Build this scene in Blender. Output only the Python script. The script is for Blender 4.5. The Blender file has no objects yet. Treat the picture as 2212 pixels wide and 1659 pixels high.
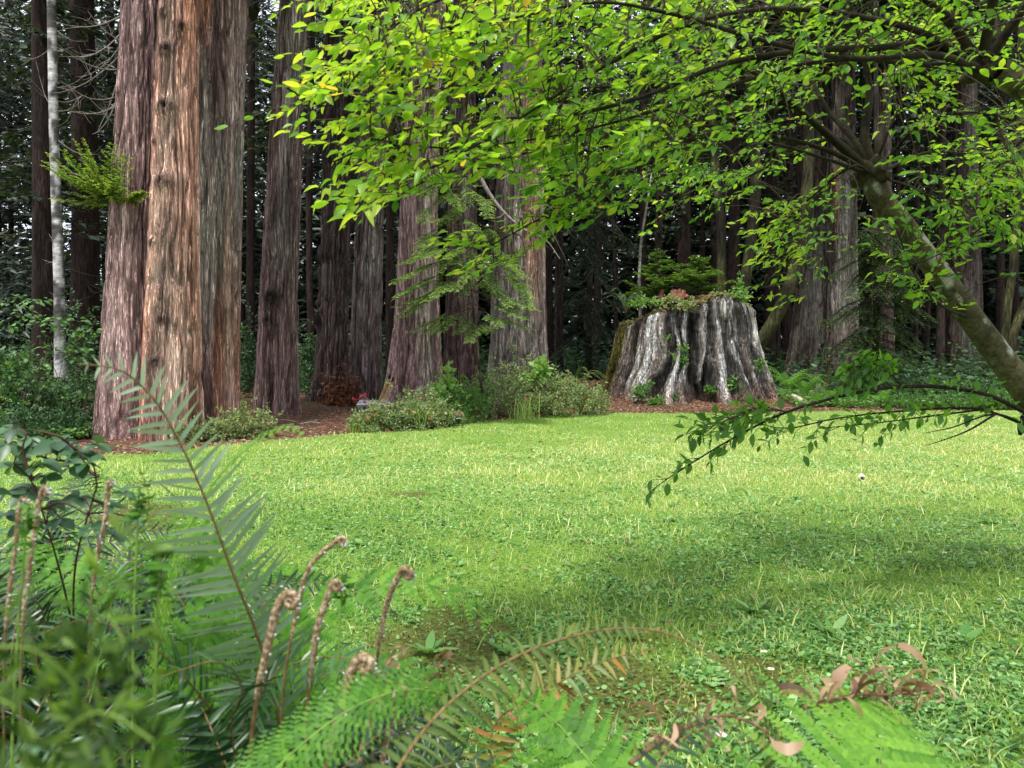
import bpy, math, random
import numpy as np
from mathutils import Vector
R = np.random.RandomState(7); random.seed(7)
scene = bpy.context.scene
COL = scene.collection
FPX, CX, CY, HOR, CAMZ = 1662.0, 1106.0, 829.5, 790.0, 1.2
PITCH = math.atan((CY-HOR)/FPX)

def W(px, py, Y):
    """point at distance Y in front of the camera that the photo shows at (px,py) (2212 px wide frame)"""
    u = (px-CX)/FPX; v = (CY-py)/FPX
    c, s = math.cos(PITCH), math.sin(PITCH)
    dy = c + v*s; dz = v*c - s
    k = Y/dy
    return np.array([u*k, Y, CAMZ+dz*k])

# ---------------------------------------------------------------- noise
_T = np.random.RandomState(3).rand(256, 256)
def vn(x, y, s=0):
    x = np.asarray(x, float)+s*17.3; y = np.asarray(y, float)+s*9.7
    xi = np.floor(x).astype(int); yi = np.floor(y).astype(int)
    fx = x-xi; fy = y-yi; fx = fx*fx*(3-2*fx); fy = fy*fy*(3-2*fy)
    a = _T[xi & 255, yi & 255]; b = _T[(xi+1) & 255, yi & 255]
    c = _T[xi & 255, (yi+1) & 255]; d = _T[(xi+1) & 255, (yi+1) & 255]
    return (a*(1-fx)+b*fx)*(1-fy)+(c*(1-fx)+d*fx)*fy
def fbm(x, y, s=0, o=4):
    t = 0; a = .5; n = 0
    for i in range(o):
        t = t+a*vn(x*2**i, y*2**i, s+i*3); n += a; a *= .5
    return t/n
def sst(a, b, x):
    t = np.clip((x-a)/(b-a), 0, 1); return t*t*(3-2*t)

# ---------------------------------------------------------------- ground
EDGE = [(-900, 985), (0, 985), (200, 987), (330, 985), (470, 966), (600, 952), (760, 938), (930, 931), (1050, 911),
        (1150, 903), (1290, 894), (1480, 893), (1700, 893), (1800, 889), (2212, 888), (3200, 888)]
ex = []; ey = []
for px, py in EDGE:
    Y = FPX*CAMZ/(py-HOR)*1.0; p = W(px, py, Y); ex.append(p[0]); ey.append(Y)
ex = np.array(ex); ey = np.array(ey)
def Ye(x): return np.interp(x, ex, ey)
def H(x, y):
    x = np.asarray(x, float); y = np.asarray(y, float)
    d = y-Ye(x)
    lf = sst(-3.2, -4.6, x); h = 0.26*(sst(0.2, 4.5, d)*(1-lf)+sst(2.6, 8.0, d)*lf)+0.012*np.clip(d-5, 0, 60)
    h = h+.24*np.exp(-((x-5.1)/3.6)**2-((y-21.6)/1.9)**2)*sst(-.2, .6, d)
    h = h+0.03*(fbm(x*.35, y*.35, 5)-.5)+0.07*sst(0, 1.5, d)*(fbm(x*.8, y*.8, 6)-.5)
    return h
def G(px, py):
    """point of the ground the photo shows at (px,py)"""
    lo, hi = 1.0, 80.0
    for _ in range(40):
        m = (lo+hi)/2; p = W(px, py, m)
        if p[2] > H(p[0], p[1]): lo = m
        else: hi = m
    p = W(px, py, lo); p[2] = float(H(p[0], p[1])); return p

# ---------------------------------------------------------------- mesh builder
class MB:
    def __init__(s): s.V = []; s.F = []; s.var = []; s.mi = []; s.col = []; s.n = 0
    def add(s, V, F, var=0.5, mi=0, col=None):
        V = np.asarray(V, float).reshape(-1, 3)
        s.V.append(V)
        if isinstance(F, list) and np.ndim(F[0]) == 1: F = [np.array(F)]
        for f in (F if isinstance(F, list) else [F]):
            f = np.asarray(f, int)
            if len(f): s.F.append(f+s.n); s.mi.append(np.full(len(f), mi))
        s.var.append(np.full(len(V), var) if np.isscalar(var) else np.asarray(var, float))
        if col is not None: s.col.append(np.asarray(col, float))
        s.n += len(V)
    def build(s, name, mats, parent=None, smooth=True):
        me = bpy.data.meshes.new(name)
        V = np.concatenate(s.V); me.vertices.add(len(V)); me.vertices.foreach_set('co', V.ravel())
        lv = np.concatenate([f.ravel() for f in s.F]); lt = np.concatenate([np.full(len(f), f.shape[1]) for f in s.F])
        me.loops.add(len(lv)); me.loops.foreach_set('vertex_index', lv.astype(np.int32))
        me.polygons.add(len(lt)); me.polygons.foreach_set('loop_start', np.concatenate([[0], np.cumsum(lt)[:-1]]).astype(np.int32))
        if not isinstance(mats, (list, tuple)): mats = [mats]
        for m in mats: me.materials.append(m)
        me.polygons.foreach_set('material_index', np.concatenate(s.mi).astype(np.int32))
        if smooth: me.polygons.foreach_set('use_smooth', np.ones(len(lt), bool))
        a = me.attributes.new('var', 'FLOAT', 'POINT'); a.data.foreach_set('value', np.concatenate(s.var).astype(np.float32))
        if s.col:
            C = np.concatenate(s.col); C = np.concatenate([C, np.ones((len(C), 1))], 1)
            a = me.attributes.new('Col', 'FLOAT_COLOR', 'POINT'); a.data.foreach_set('color', C.ravel().astype(np.float32))
        me.update(calc_edges=True)
        o = bpy.data.objects.new(name, me); COL.objects.link(o)
        if parent is not None:
            o.parent = parent; o.matrix_parent_inverse = parent.matrix_basis.inverted()
        return o
def tag(o, label, cat=None, group=None, kind=None):
    if label: o['label'] = label
    if cat: o['category'] = cat
    if group: o['group'] = group
    if kind: o['kind'] = kind
    return o
def thing(name, label, cat, loc, group=None):
    o = bpy.data.objects.new(name, None); COL.objects.link(o); o.empty_display_size = .1
    o.location = [float(v) for v in loc]
    return tag(o, label, cat, group)

def norm(v): return v/np.maximum(np.linalg.norm(v, axis=-1, keepdims=True), 1e-9)
def inst(mb, T, pos, d, n, s, var, mi=0, ws=1.0):
    """copies of a leaf template: axis d, approximate normal n, length s"""
    TV, TF = T
    pos = np.asarray(pos, float).reshape(-1, 3); N = len(pos)
    if N == 0: return
    d = norm(np.broadcast_to(np.asarray(d, float), (N, 3))); n = np.broadcast_to(np.asarray(n, float), (N, 3))
    x = np.cross(d, n); bad = np.linalg.norm(x, axis=1) < 1e-3
    if bad.any(): x[bad] = np.cross(d[bad], [1, 0.3, 0.1])
    x = norm(x); z = np.cross(x, d)
    s = np.broadcast_to(np.asarray(s, float), (N,))[:, None, None]; ws = np.broadcast_to(np.asarray(ws, float), (N,))[:, None, None]
    V = pos[:, None, :]+s*(ws*TV[None, :, 0:1]*x[:, None, :]+TV[None, :, 1:2]*d[:, None, :]+TV[None, :, 2:3]*z[:, None, :])
    k = len(TV); off = (np.arange(N)*k)[:, None, None]
    F = [(np.asarray(f)[None]+off).reshape(-1, len(f[0])) for f in TF]
    mb.add(V.reshape(-1, 3), F, np.repeat(np.broadcast_to(np.asarray(var, float), (N,)), k), mi)
def T_ovate(w=.26, fold=.10, curl=-.12):
    v = [(0, 0, 0), (-w*.8, .25, fold*.8), (w*.8, .25, fold*.8), (-w, .5, fold+curl*.25), (w, .5, fold+curl*.25), (-w*.62, .78, fold*.6+curl*.7),
         (w*.62, .78, fold*.6+curl*.7), (0, 1, curl), (0, .25, 0), (0, .5, curl*.2), (0, .78, curl*.6)]
    return np.array(v, float), [[(0, 8, 1), (0, 2, 8), (5, 10, 7), (10, 6, 7)], [(1, 8, 9, 3), (8, 2, 4, 9), (3, 9, 10, 5), (9, 4, 6, 10)]]
def T_diamond(w=.3, fold=.08):
    return np.array([(0, 0, 0), (-w, .45, fold), (0, 1, -.05), (w, .45, fold)], float), [[(0, 2, 1), (0, 3, 2)]]
T_small = T_diamond()
T_thin = T_diamond(.13, .03)
T_leaf = T_ovate(); T_leafs = [T_ovate(.25, .10, -.12), T_ovate(.22, .16, -.30), T_ovate(.28, .05, .08), T_ovate(.20, .20, -.45), T_ovate(.25, -.06, -.2)]; T_wide = T_ovate(.33, .08, -.1); T_lance = T_ovate(.15, .05, -.15)
def T_round():
    a = np.linspace(0, 2*np.pi, 8)[:-1]
    v = [(0, .5, -.06)]+[(math.sin(t)*.45, .5-math.cos(t)*.5, .05) for t in a]
    return np.array(v), [[(0, 1+i, 1+(i+1) % 7) for i in range(7)]]
T_rnd = T_round()
T_blade = (np.array([(-.045, 0, 0), (.045, 0, 0), (-.035, .55, .05), (.035, .55, .05), (0, 1, .3)], float), [[(0, 1, 3, 2)], [(2, 3, 4)]])
def T_pinna(w=.075, sick=.10, n=6, droop=-.15):
    v = []; t = np.linspace(0, 1, n+1)
    for i, q in enumerate(t):
        ww = w*(1-q**2.2)**.8*(1 if i else .55)*(1+.12*math.sin(i*2.4))
        if i == n: ww = .004
        c = sick*q*q
        v += [(c-ww, q, droop*q*q+.02), (c, q, droop*q*q), (c+ww, q, droop*q*q+.02)]
    F = []
    for i in range(n):
        a = 3*i; F += [(a, a+1, a+4, a+3), (a+1, a+2, a+5, a+4)]
    return np.array(v, float), [F]
T_pin = T_pinna(); T_pinL = (T_pin[0]*np.array([-1, 1, 1]), T_pin[1])

def tube(mb, P, r, k=6, var=.5, mi=0, cap=False):
    P = np.asarray(P, float); n = len(P); r = np.atleast_1d(np.asarray(r, float))
    r = np.interp(np.linspace(0, 1, n), np.linspace(0, 1, len(r)), r) if len(r) > 1 else np.full(n, r[0])
    t = norm(np.gradient(P, axis=0)); ref = np.array([0.13, .21, 1.0]) if abs(t[0][2]) < .8 else np.array([1., .2, .1])
    x = norm(np.cross(t, ref)); y = np.cross(t, x)
    a = np.linspace(0, 2*np.pi, k, endpoint=False)
    V = P[:, None]+r[:, None, None]*(np.cos(a)[None, :, None]*x[:, None]+np.sin(a)[None, :, None]*y[:, None])
    i = np.arange(n-1)[:, None]*k; j = np.arange(k)[None]; j2 = (j+1) % k
    F = np.stack([i+j, i+j2, i+k+j2, i+k+j], -1).reshape(-1, 4)
    mb.add(V.reshape(-1, 3), F, var, mi)
    if cap:
        for b, c in ((0, P[0]), ((n-1)*k, P[-1])):
            VV = np.concatenate([V.reshape(-1, 3)[b:b+k], [c]]); mb.add(VV, [(q, (q+1) % k, k) for q in range(k)], var, mi)
def curve(pts, n=20):
    """smooth curve through the points, evenly sampled by length"""
    P = np.asarray(pts, float)
    if len(P) == 2: return P[0]+(P[1]-P[0])*np.linspace(0, 1, n)[:, None]
    c = np.concatenate([[0], np.cumsum(np.maximum(np.linalg.norm(np.diff(P, axis=0), axis=1), 1e-4))])
    h = np.diff(c)[:, None]; dl = np.diff(P, axis=0)/h; m = np.empty_like(P); m[0] = dl[0]; m[-1] = dl[-1]
    m[1:-1] = (dl[:-1]*h[1:]+dl[1:]*h[:-1])/(h[1:]+h[:-1])
    t = np.linspace(0, c[-1], n); i = np.clip(np.searchsorted(c, t, 'right')-1, 0, len(P)-2); H_ = h[i]; f = ((t-c[i])[:, None])/H_
    return (2*f**3-3*f**2+1)*P[i]+(f**3-2*f**2+f)*H_*m[i]+(-2*f**3+3*f**2)*P[i+1]+(f**3-f**2)*H_*m[i+1]

# ---------------------------------------------------------------- materials
def newmat(name):
    m = bpy.data.materials.new(name); m.use_nodes = True; nt = m.node_tree; nt.nodes.clear()
    o = nt.nodes.new('ShaderNodeOutputMaterial'); return m, nt, o
def ramp(nt, fac, stops):
    r = nt.nodes.new('ShaderNodeValToRGB'); e = r.color_ramp.elements
    while len(e) < len(stops): e.new(.5)
    for q, (p, c) in zip(e, stops): q.position = p; q.color = (*c, 1)
    nt.links.new(fac, r.inputs[0]); return r.outputs[0]
def noise(nt, scale, detail=4, vec=None, rough=.6):
    n = nt.nodes.new('ShaderNodeTexNoise'); n.inputs['Scale'].default_value = scale; n.inputs['Detail'].default_value = detail
    n.inputs['Roughness'].default_value = rough
    if vec: nt.links.new(vec, n.inputs['Vector'])
    return n.outputs['Fac']
def mapped(nt, sc):
    t = nt.nodes.new('ShaderNodeTexCoord'); m = nt.nodes.new('ShaderNodeMapping'); m.inputs['Scale'].default_value = sc
    nt.links.new(t.outputs['Object'], m.inputs['Vector']); return m.outputs[0]
def mix(nt, a, b, fac=.5, mode='MIX'):
    m = nt.nodes.new('ShaderNodeMix'); m.data_type = 'RGBA'; m.blend_type = mode
    for s, v in (('A', a), ('B', b)):
        i = [q for q in m.inputs if q.name == s and q.type == 'RGBA'][0]
        if isinstance(v, tuple): i.default_value = (*v, 1)
        else: nt.links.new(v, i)
    f = m.inputs[0]
    if isinstance(fac, (int, float)): f.default_value = fac
    else: nt.links.new(fac, f)
    return [q for q in m.outputs if q.type == 'RGBA'][0]
def leaf_mat(name, stops, tr=.45, tgain=(1.3, 1.25, .6), rough=.42, spec=.35):
    m, nt, o = newmat(name)
    at = nt.nodes.new('ShaderNodeAttribute'); at.attribute_name = 'var'
    c = ramp(nt, at.outputs['Fac'], stops)
    p = nt.nodes.new('ShaderNodeBsdfPrincipled'); p.inputs['Roughness'].default_value = rough; p.inputs['Specular IOR Level'].default_value = spec
    nt.links.new(c, p.inputs['Base Color'])
    if tr:
        t = nt.nodes.new('ShaderNodeBsdfTranslucent'); nt.links.new(mix(nt, c, tgain, 1, 'MULTIPLY'), t.inputs['Color'])
        x = nt.nodes.new('ShaderNodeMixShader'); x.inputs[0].default_value = tr
        nt.links.new(p.outputs[0], x.inputs[1]); nt.links.new(t.outputs[0], x.inputs[2]); nt.links.new(x.outputs[0], o.inputs[0])
    else: nt.links.new(p.outputs[0], o.inputs[0])
    return m
def nt_col(nt, sc):
    n = nt.nodes.new('ShaderNodeTexNoise'); n.inputs['Scale'].default_value = sc; n.inputs['Detail'].default_value = 3
    t = nt.nodes.new('ShaderNodeTexCoord'); nt.links.new(t.outputs['Object'], n.inputs['Vector']); return n.outputs['Color']
def bark_mat(name, sc=(14, 14, 1.2), gain=1.0, bump=.6, rough=.85, col=None, crack=0, cs=(20, 20, 1.6)):
    """vertex colour times streaked noise"""
    m, nt, o = newmat(name)
    p = nt.nodes.new('ShaderNodeBsdfPrincipled'); p.inputs['Roughness'].default_value = rough; p.inputs['Specular IOR Level'].default_value = .15
    v = mapped(nt, sc); n1 = noise(nt, 1, 6, v, .7); n2 = noise(nt, 3.1, 4, v, .6)
    if col is None:
        at = nt.nodes.new('ShaderNodeAttribute'); at.attribute_name = 'Col'; base = at.outputs['Color']
    else: base = ramp(nt, noise(nt, 1.2, 4), col)
    c = mix(nt, base, ramp(nt, n1, [(.3, (.35*gain,)*3), (.5, (gain,)*3), (.72, (1.6*gain,)*3)]), 1, 'MULTIPLY')
    c = mix(nt, c, ramp(nt, n2, [(.35, (.6,)*3), (.6, (1.15,)*3)]), .8, 'MULTIPLY')
    b1 = None
    if crack:
        wv = mix(nt, mapped(nt, cs), nt_col(nt, 2.2), .12, 'ADD')
        n3 = noise(nt, 1, 3, wv, .55); n4 = noise(nt, 2.1, 3, wv, .6)
        k1 = ramp(nt, n3, [(.40, (1,)*3), (.47, (.22,)*3), (.52, (.22,)*3), (.58, (1,)*3)]); k2 = ramp(nt, n4, [(.42, (1.12,)*3), (.485, (.35,)*3), (.515, (.35,)*3), (.56, (1.12,)*3)])
        b1 = mix(nt, k1, k2, 1, 'MULTIPLY'); c = mix(nt, c, b1, crack, 'MULTIPLY')
    nt.links.new(c, p.inputs['Base Color'])
    b = nt.nodes.new('ShaderNodeBump'); b.inputs['Strength'].default_value = bump; b.inputs['Distance'].default_value = .03
    nt.links.new(b1 if b1 is not None else n1, b.inputs['Height']); nt.links.new(b.outputs[0], p.inputs['Normal']); nt.links.new(p.outputs[0], o.inputs[0])
    return m
def plain(name, stops, rough=.6, sc=20, spec=.3, metal=0):
    m, nt, o = newmat(name)
    p = nt.nodes.new('ShaderNodeBsdfPrincipled'); p.inputs['Roughness'].default_value = rough; p.inputs['Specular IOR Level'].default_value = spec
    p.inputs['Metallic'].default_value = metal
    nt.links.new(ramp(nt, noise(nt, sc, 5, mapped(nt, (1, 1, 1))), stops), p.inputs['Base Color']); nt.links.new(p.outputs[0], o.inputs[0])
    return m

M = {}
M['bark'] = bark_mat('redwood_bark', (30, 30, 1.9), 3.2, .9, crack=.74, cs=(25, 25, 1.5))
M['barkfar'] = bark_mat('dark_bark', (16, 16, 2.5), 1.2, .5, crack=.6, cs=(12, 12, 1.4))
M['alder'] = bark_mat('alder_bark', (3, 3, 9), 1.15, .2)
M['stump'] = bark_mat('stump_wood', (18, 18, 2.4), 2.0, .9, crack=.8, cs=(9, 9, .8))
M['dead'] = plain('dead_twig', [(.3, (.12, .10, .085)), (.7, (.32, .28, .25))], .9)
M['deaddark'] = plain('dark_dead_twig', [(.3, (.025, .02, .018)), (.7, (.09, .075, .065))], .9)
M['twig'] = plain('brown_twig', [(.3, (.03, .022, .014)), (.7, (.10, .075, .045))], .75, 30)
M['limb'] = plain('limb_bark', [(.32, (.06, .052, .028)), (.5, (.13, .115, .06)), (.66, (.26, .25, .20))], .8, 14)
M['fruit_leaf'] = leaf_mat('thin_leaf', [(0, (.05, .15, .02)), (.35, (.11, .27, .035)), (.7, (.24, .44, .045)), (.95, (.44, .56, .07)), (1, (.5, .38, .07))], .6, (1.5, 1.45, .6), .38, .5)
M['conifer'] = leaf_mat('conifer_needles', [(0, (.012, .03, .014)), (.5, (.03, .065, .022)), (.85, (.07, .13, .03)), (1, (.22, .34, .05))], .25)
M['sprout'] = leaf_mat('fresh_needles', [(0, (.03, .07, .02)), (.45, (.08, .20, .03)), (.8, (.20, .40, .06)), (1, (.4, .5, .1))], .4)
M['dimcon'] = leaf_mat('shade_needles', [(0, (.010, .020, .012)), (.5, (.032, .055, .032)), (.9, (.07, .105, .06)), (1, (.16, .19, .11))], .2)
M['deadfol'] = leaf_mat('dead_needles', [(0, (.05, .02, .01)), (.6, (.20, .07, .03)), (1, (.35, .16, .08))], .2)
M['fuchsia'] = leaf_mat('fuchsia_leaf', [(0, (.03, .05, .02)), (.45, (.17, .25, .09)), (.8, (.33, .41, .17)), (.97, (.42, .44, .20)), (1, (.40, .20, .10))], .35)
M['green'] = leaf_mat('green_leaf', [(0, (.03, .08, .02)), (.5, (.12, .27, .06)), (1, (.32, .52, .14))], .4)
M['seedling'] = leaf_mat('seedling_needles', [(0, (.03, .07, .02)), (.5, (.09, .21, .035)), (1, (.26, .42, .07))], .3)
M['hemlock'] = leaf_mat('hemlock_needles', [(0, (.03, .06, .02)), (.5, (.12, .22, .06)), (1, (.36, .50, .16))], .35)
M['bush'] = leaf_mat('bush_leaf', [(0, (.016, .045, .016)), (.5, (.05, .12, .04)), (.85, (.10, .22, .06)), (1, (.2, .38, .10))], .35)
M['sword'] = leaf_mat('sword_fern', [(0, (.008, .022, .010)), (.4, (.03, .085, .03)), (.75, (.11, .22, .08)), (.93, (.22, .32, .16)), (1, (.45, .18, .06))], .22, (1.2, 1.3, .7), .33, .5)
M['lady'] = leaf_mat('lady_fern', [(0, (.02, .07, .012)), (.5, (.10, .27, .03)), (1, (.27, .50, .06))], .45, (1.3, 1.3, .5), .5, .25)
M['palefern'] = leaf_mat('pale_fern', [(0, (.05, .11, .06)), (.5, (.19, .30, .18)), (.95, (.38, .50, .33)), (1, (.45, .22, .08))], .35, (1.2, 1.3, .7), .4, .5)
M['ferndry'] = leaf_mat('dry_fern', [(0, (.10, .055, .03)), (.5, (.34, .20, .12)), (.85, (.58, .42, .28)), (1, (.3, .24, .08))], .3)
M['fernmix'] = leaf_mat('fading_fern', [(0, (.05, .09, .02)), (.45, (.13, .20, .05)), (.7, (.25, .24, .05)), (.85, (.42, .22, .05)), (1, (.35, .12, .05))], .35)
M['grass'] = leaf_mat('grass_blade', [(0, (.05, .12, .02)), (.35, (.20, .38, .05)), (.65, (.52, .66, .17)), (1, (.84, .76, .40))], .4, (1.2, 1.2, .6), .4, .45)
M['clover'] = leaf_mat('clover_leaf', [(0, (.02, .07, .02)), (.5, (.14, .33, .08)), (1, (.42, .62, .26))], .35, (1.2, 1.25, .6), .4)
M['litter'] = leaf_mat('litter', [(0, (.07, .03, .02)), (.5, (.22, .11, .07)), (.9, (.40, .26, .17)), (1, (.18, .24, .06))], .1)
M['red'] = leaf_mat('red_flower', [(0, (.5, .03, .02)), (1, (.8, .15, .1))], .3)
M['whitep'] = leaf_mat('petal', [(0, (.8, .8, .82)), (1, (.9, .9, .9))], .2)
M['yellowc'] = plain('flower_centre', [(0, (.7, .45, .02)), (1, (.8, .6, .05))])
M['moss'] = leaf_mat('moss', [(0, (.04, .055, .012)), (.5, (.12, .16, .03)), (1, (.28, .30, .07))], .1)
M['fiddle'] = plain('fiddlehead_scales', [(.35, (.13, .075, .04)), (.5, (.26, .18, .09)), (.62, (.50, .43, .30))], .85, 160)
M['rachis'] = plain('rachis', [(.3, (.10, .06, .025)), (.7, (.26, .17, .07))], .6, 60)
M['grachis'] = plain('green_rachis', [(.3, (.10, .2, .03)), (.7, (.22, .36, .06))], .5, 30)
M['pot'] = plain('pot_plastic', [(.3, (.012, .02, .022)), (.7, (.03, .05, .05))], .35)
M['wood_y'] = plain('yellow_handle', [(.3, (.5, .33, .08)), (.7, (.68, .5, .18))], .5)
M['steel'] = plain('pale_metal', [(.3, (.45, .47, .5)), (.7, (.72, .75, .78))], .4)
M['black'] = plain('black_rubber', [(.3, (.01, .01, .01)), (.7, (.03, .03, .03))], .5)

# ---------------------------------------------------------------- camera, sky, sun
cam = bpy.data.cameras.new('camera'); co = bpy.data.objects.new('camera', cam); COL.objects.link(co); scene.camera = co
co.location = (0, 0, CAMZ); co.rotation_euler = (math.pi/2-PITCH, 0, 0)
cam.sensor_width = 36; cam.lens = 36*FPX/2212; cam.clip_start = .02; cam.clip_end = 1000
cam.dof.use_dof = True; cam.dof.focus_distance = 13; cam.dof.aperture_fstop = 7.6
EL, AZ = math.radians(68), math.radians(204)      # azimuth clockwise from +Y: behind the camera, to the left
w = bpy.data.worlds.new('World'); scene.world = w; w.use_nodes = True; nt = w.node_tree
bg = nt.nodes['Background']; sky = nt.nodes.new('ShaderNodeTexSky'); sky.sky_type = 'NISHITA'; sky.sun_disc = False
sky.sun_elevation = EL; sky.sun_rotation = AZ; sky.air_density = 1; sky.dust_density = 2
tc = nt.nodes.new('ShaderNodeTexCoord'); cl = noise(nt, 3, 5, tc.outputs['Generated'])
cc = ramp(nt, cl, [(.3, (.75, .75, .75)), (.6, (1, 1, 1))])
cm = mix(nt, cc, (12.5, 13.0, 14.0), 1, 'MULTIPLY')
nt.links.new(mix(nt, sky.outputs[0], cm, .7), bg.inputs[0]); bg.inputs[1].default_value = .15
sl = bpy.data.lights.new('sun', 'SUN'); so = bpy.data.objects.new('sun', sl); COL.objects.link(so)
sl.energy = 4.5; sl.angle = math.radians(8); sl.color = (1, .96, .88)
sd = Vector((math.sin(AZ)*math.cos(EL), math.cos(AZ)*math.cos(EL), math.sin(EL)))
so.rotation_euler = sd.to_track_quat('Z', 'Y').to_euler(); so.location = (-5, -8, 20)
scene.view_settings.view_transform = 'Standard'; scene.view_settings.look = 'None'
scene.view_settings.exposure = 0
scene.cycles.max_bounces = 7; scene.cycles.transparent_max_bounces = 4; scene.cycles.diffuse_bounces = 4
scene.cycles.glossy_bounces = 2; scene.cycles.transmission_bounces = 4
scene.cycles.sample_clamp_indirect = 6

# ---------------------------------------------------------------- ground sheets
def sheet(xs, ys, dz, keep=None):
    X, Y = np.meshgrid(xs, ys); Z = H(X, Y)+dz; V = np.stack([X, Y, Z], -1).reshape(-1, 3)
    nx = len(xs); i = np.arange(len(ys)-1)[:, None]*nx+np.arange(nx-1)[None]
    F = np.stack([i, i+1, i+nx+1, i+nx], -1).reshape(-1, 4)
    if keep is not None:
        k = keep(V[:, 0], V[:, 1]); F = F[k[F].all(1)]
    return V, F
def ground_mat():
    m, nt, o = newmat('forest_floor'); p = nt.nodes.new('ShaderNodeBsdfPrincipled'); p.inputs['Roughness'].default_value = .95
    p.inputs['Specular IOR Level'].default_value = .1
    n1 = noise(nt, 9, 8, mapped(nt, (1, 1, 1)), .75); n2 = noise(nt, 1.1, 3, mapped(nt, (1, 1, 1)))
    c = mix(nt, ramp(nt, n1, [(.3, (.035, .018, .012)), (.5, (.13, .065, .045)), (.68, (.32, .19, .13))]),
            ramp(nt, n1, [(.3, (.02, .03, .01)), (.7, (.09, .12, .04))]), ramp(nt, n2, [(.5, (0,)*3), (.65, (.8,)*3)]))
    nt.links.new(c, p.inputs['Base Color']); b = nt.nodes.new('ShaderNodeBump'); b.inputs['Distance'].default_value = .04
    nt.links.new(n1, b.inputs['Height']); nt.links.new(b.outputs[0], p.inputs['Normal']); nt.links.new(p.outputs[0], o.inputs[0]); return m
def lawn_mat():
    m, nt, o = newmat('lawn_turf'); p = nt.nodes.new('ShaderNodeBsdfPrincipled'); p.inputs['Roughness'].default_value = .95
    p.inputs['Specular IOR Level'].default_value = .1
    at = nt.nodes.new('ShaderNodeAttribute'); at.attribute_name = 'var'
    n1 = noise(nt, 40, 6, mapped(nt, (1, 1, 1)), .75)
    g = ramp(nt, n1, [(.3, (.04, .08, .015)), (.5, (.14, .27, .04)), (.7, (.32, .44, .09))])
    s = ramp(nt, n1, [(.3, (.05, .035, .02)), (.45, (.10, .11, .03)), (.6, (.15, .18, .04)), (.75, (.25, .19, .12))])
    c = mix(nt, g, s, at.outputs['Fac'])
    nt.links.new(c, p.inputs['Base Color']); b = nt.nodes.new('ShaderNodeBump'); b.inputs['Distance'].default_value = .02
    nt.links.new(n1, b.inputs['Height']); nt.links.new(b.outputs[0], p.inputs['Normal']); nt.links.new(p.outputs[0], o.inputs[0]); return m
mb = MB()
xs = np.concatenate([[-300, -120, -60], np.linspace(-34, 34, 230), [60, 120, 300]]); ys = np.concatenate([[-60, -10], np.linspace(-1, 66, 230), [90, 140, 320]])
mb.add(*sheet(xs, ys, 0)); tag(mb.build('ground', ground_mat()), 'brown forest floor of bark litter under the redwoods', kind='structure')
# bare mossy patches of the lawn (photo positions)
BARE = [(1.6, 1600, 150, 420, 260), (1.5, 1420, 1000, 190, 75), (1.2, 1500, 1290, 230, 70), (1.0, 1340, 950, 60, 22), (.75, 1500, 1490, 240, 60), (1., 1130, 300, 130, 40), (.7, 1075, 870, 120, 12), (.8, 1480, 2000, 120, 30)]  # first entry is added to darken the shaded ground under the ferns
def bare(x, y):
    x = np.asarray(x, float); y = np.asarray(y, float)
    px = CX+FPX*x/np.maximum(y, .5); py = HOR+FPX*CAMZ/np.maximum(y, .5)
    b = np.zeros_like(x)
    for a, by, bx, rx, ry in BARE: b = np.maximum(b, a*np.exp(-((px-bx)/rx)**2-((py-by)/ry)**2))
    nz = fbm(x*3.2, y*3.2, 2); b = b*(.35+1.3*nz)+.5*sst(.66, .8, fbm(x*1.4, y*1.4, 8))*sst(12, 4, y)
    return np.clip(sst(.30, .75, b), 0, 1)
mb = MB()
V, F = sheet(np.linspace(-24, 30, 400), np.linspace(.4, 22.2, 400), .02, lambda x, y: y < Ye(x)+.25*(fbm(x*2, y*2, 1)-.5))
mb.add(V, F, bare(V[:, 0], V[:, 1])); tag(mb.build('lawn', lawn_mat()), 'mown green clearing with mossy bare patches', kind='structure')

# grass and clover
def lawn_pts(N, y0, y1, p):
    u = R.rand(N); Y = (y0**(1-p)+(y1**(1-p)-y0**(1-p))*u)**(1/(1-p)) if p != 1 else y0*(y1/y0)**u
    x = (R.rand(N)*2-1)*(.80*Y+1.2); k = Y < Ye(x)+.1*R.randn(N); x, Y = x[k], Y[k]
    return x, Y
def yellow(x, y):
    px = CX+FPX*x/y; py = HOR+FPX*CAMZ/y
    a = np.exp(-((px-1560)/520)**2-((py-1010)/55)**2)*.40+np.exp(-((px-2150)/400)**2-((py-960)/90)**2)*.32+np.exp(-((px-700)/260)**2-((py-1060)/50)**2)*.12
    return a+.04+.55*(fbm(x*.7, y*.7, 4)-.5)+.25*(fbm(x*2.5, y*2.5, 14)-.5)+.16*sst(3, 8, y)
mb = MB()
for N, y0, y1, p, hh in ((215000, 2.0, 21, 1.15, 1), (275000, 6, 21, .3, .8)):
    x, Y = lawn_pts(N, y0, y1, p); b = bare(x, Y); k = R.rand(len(x)) > b*.93; x, Y = x[k], Y[k]
    n = len(x); a = R.rand(n)*6.283; t = .25+.9*R.rand(n)**1.2
    d = np.stack([np.cos(a)*t, np.sin(a)*t, np.ones(n)], 1); nn = np.stack([np.cos(a+.4*R.randn(n)), np.sin(a), -np.ones(n)*.3], 1)
    s = (.024+.03*R.rand(n)+.06*(R.rand(n) > .98))*hh*(.6+.9*fbm(x*1.7, Y*1.7, 44))*(1-.25*sst(8, 18, Y)); ws = np.clip(Y/8, .8, 2.2)*.9
    inst(mb, T_blade, np.stack([x, Y, H(x, Y)+.015], 1), d, nn, s, np.clip(.46+yellow(x, Y)+.22*R.randn(n), 0, 1), 0, ws)
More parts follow.
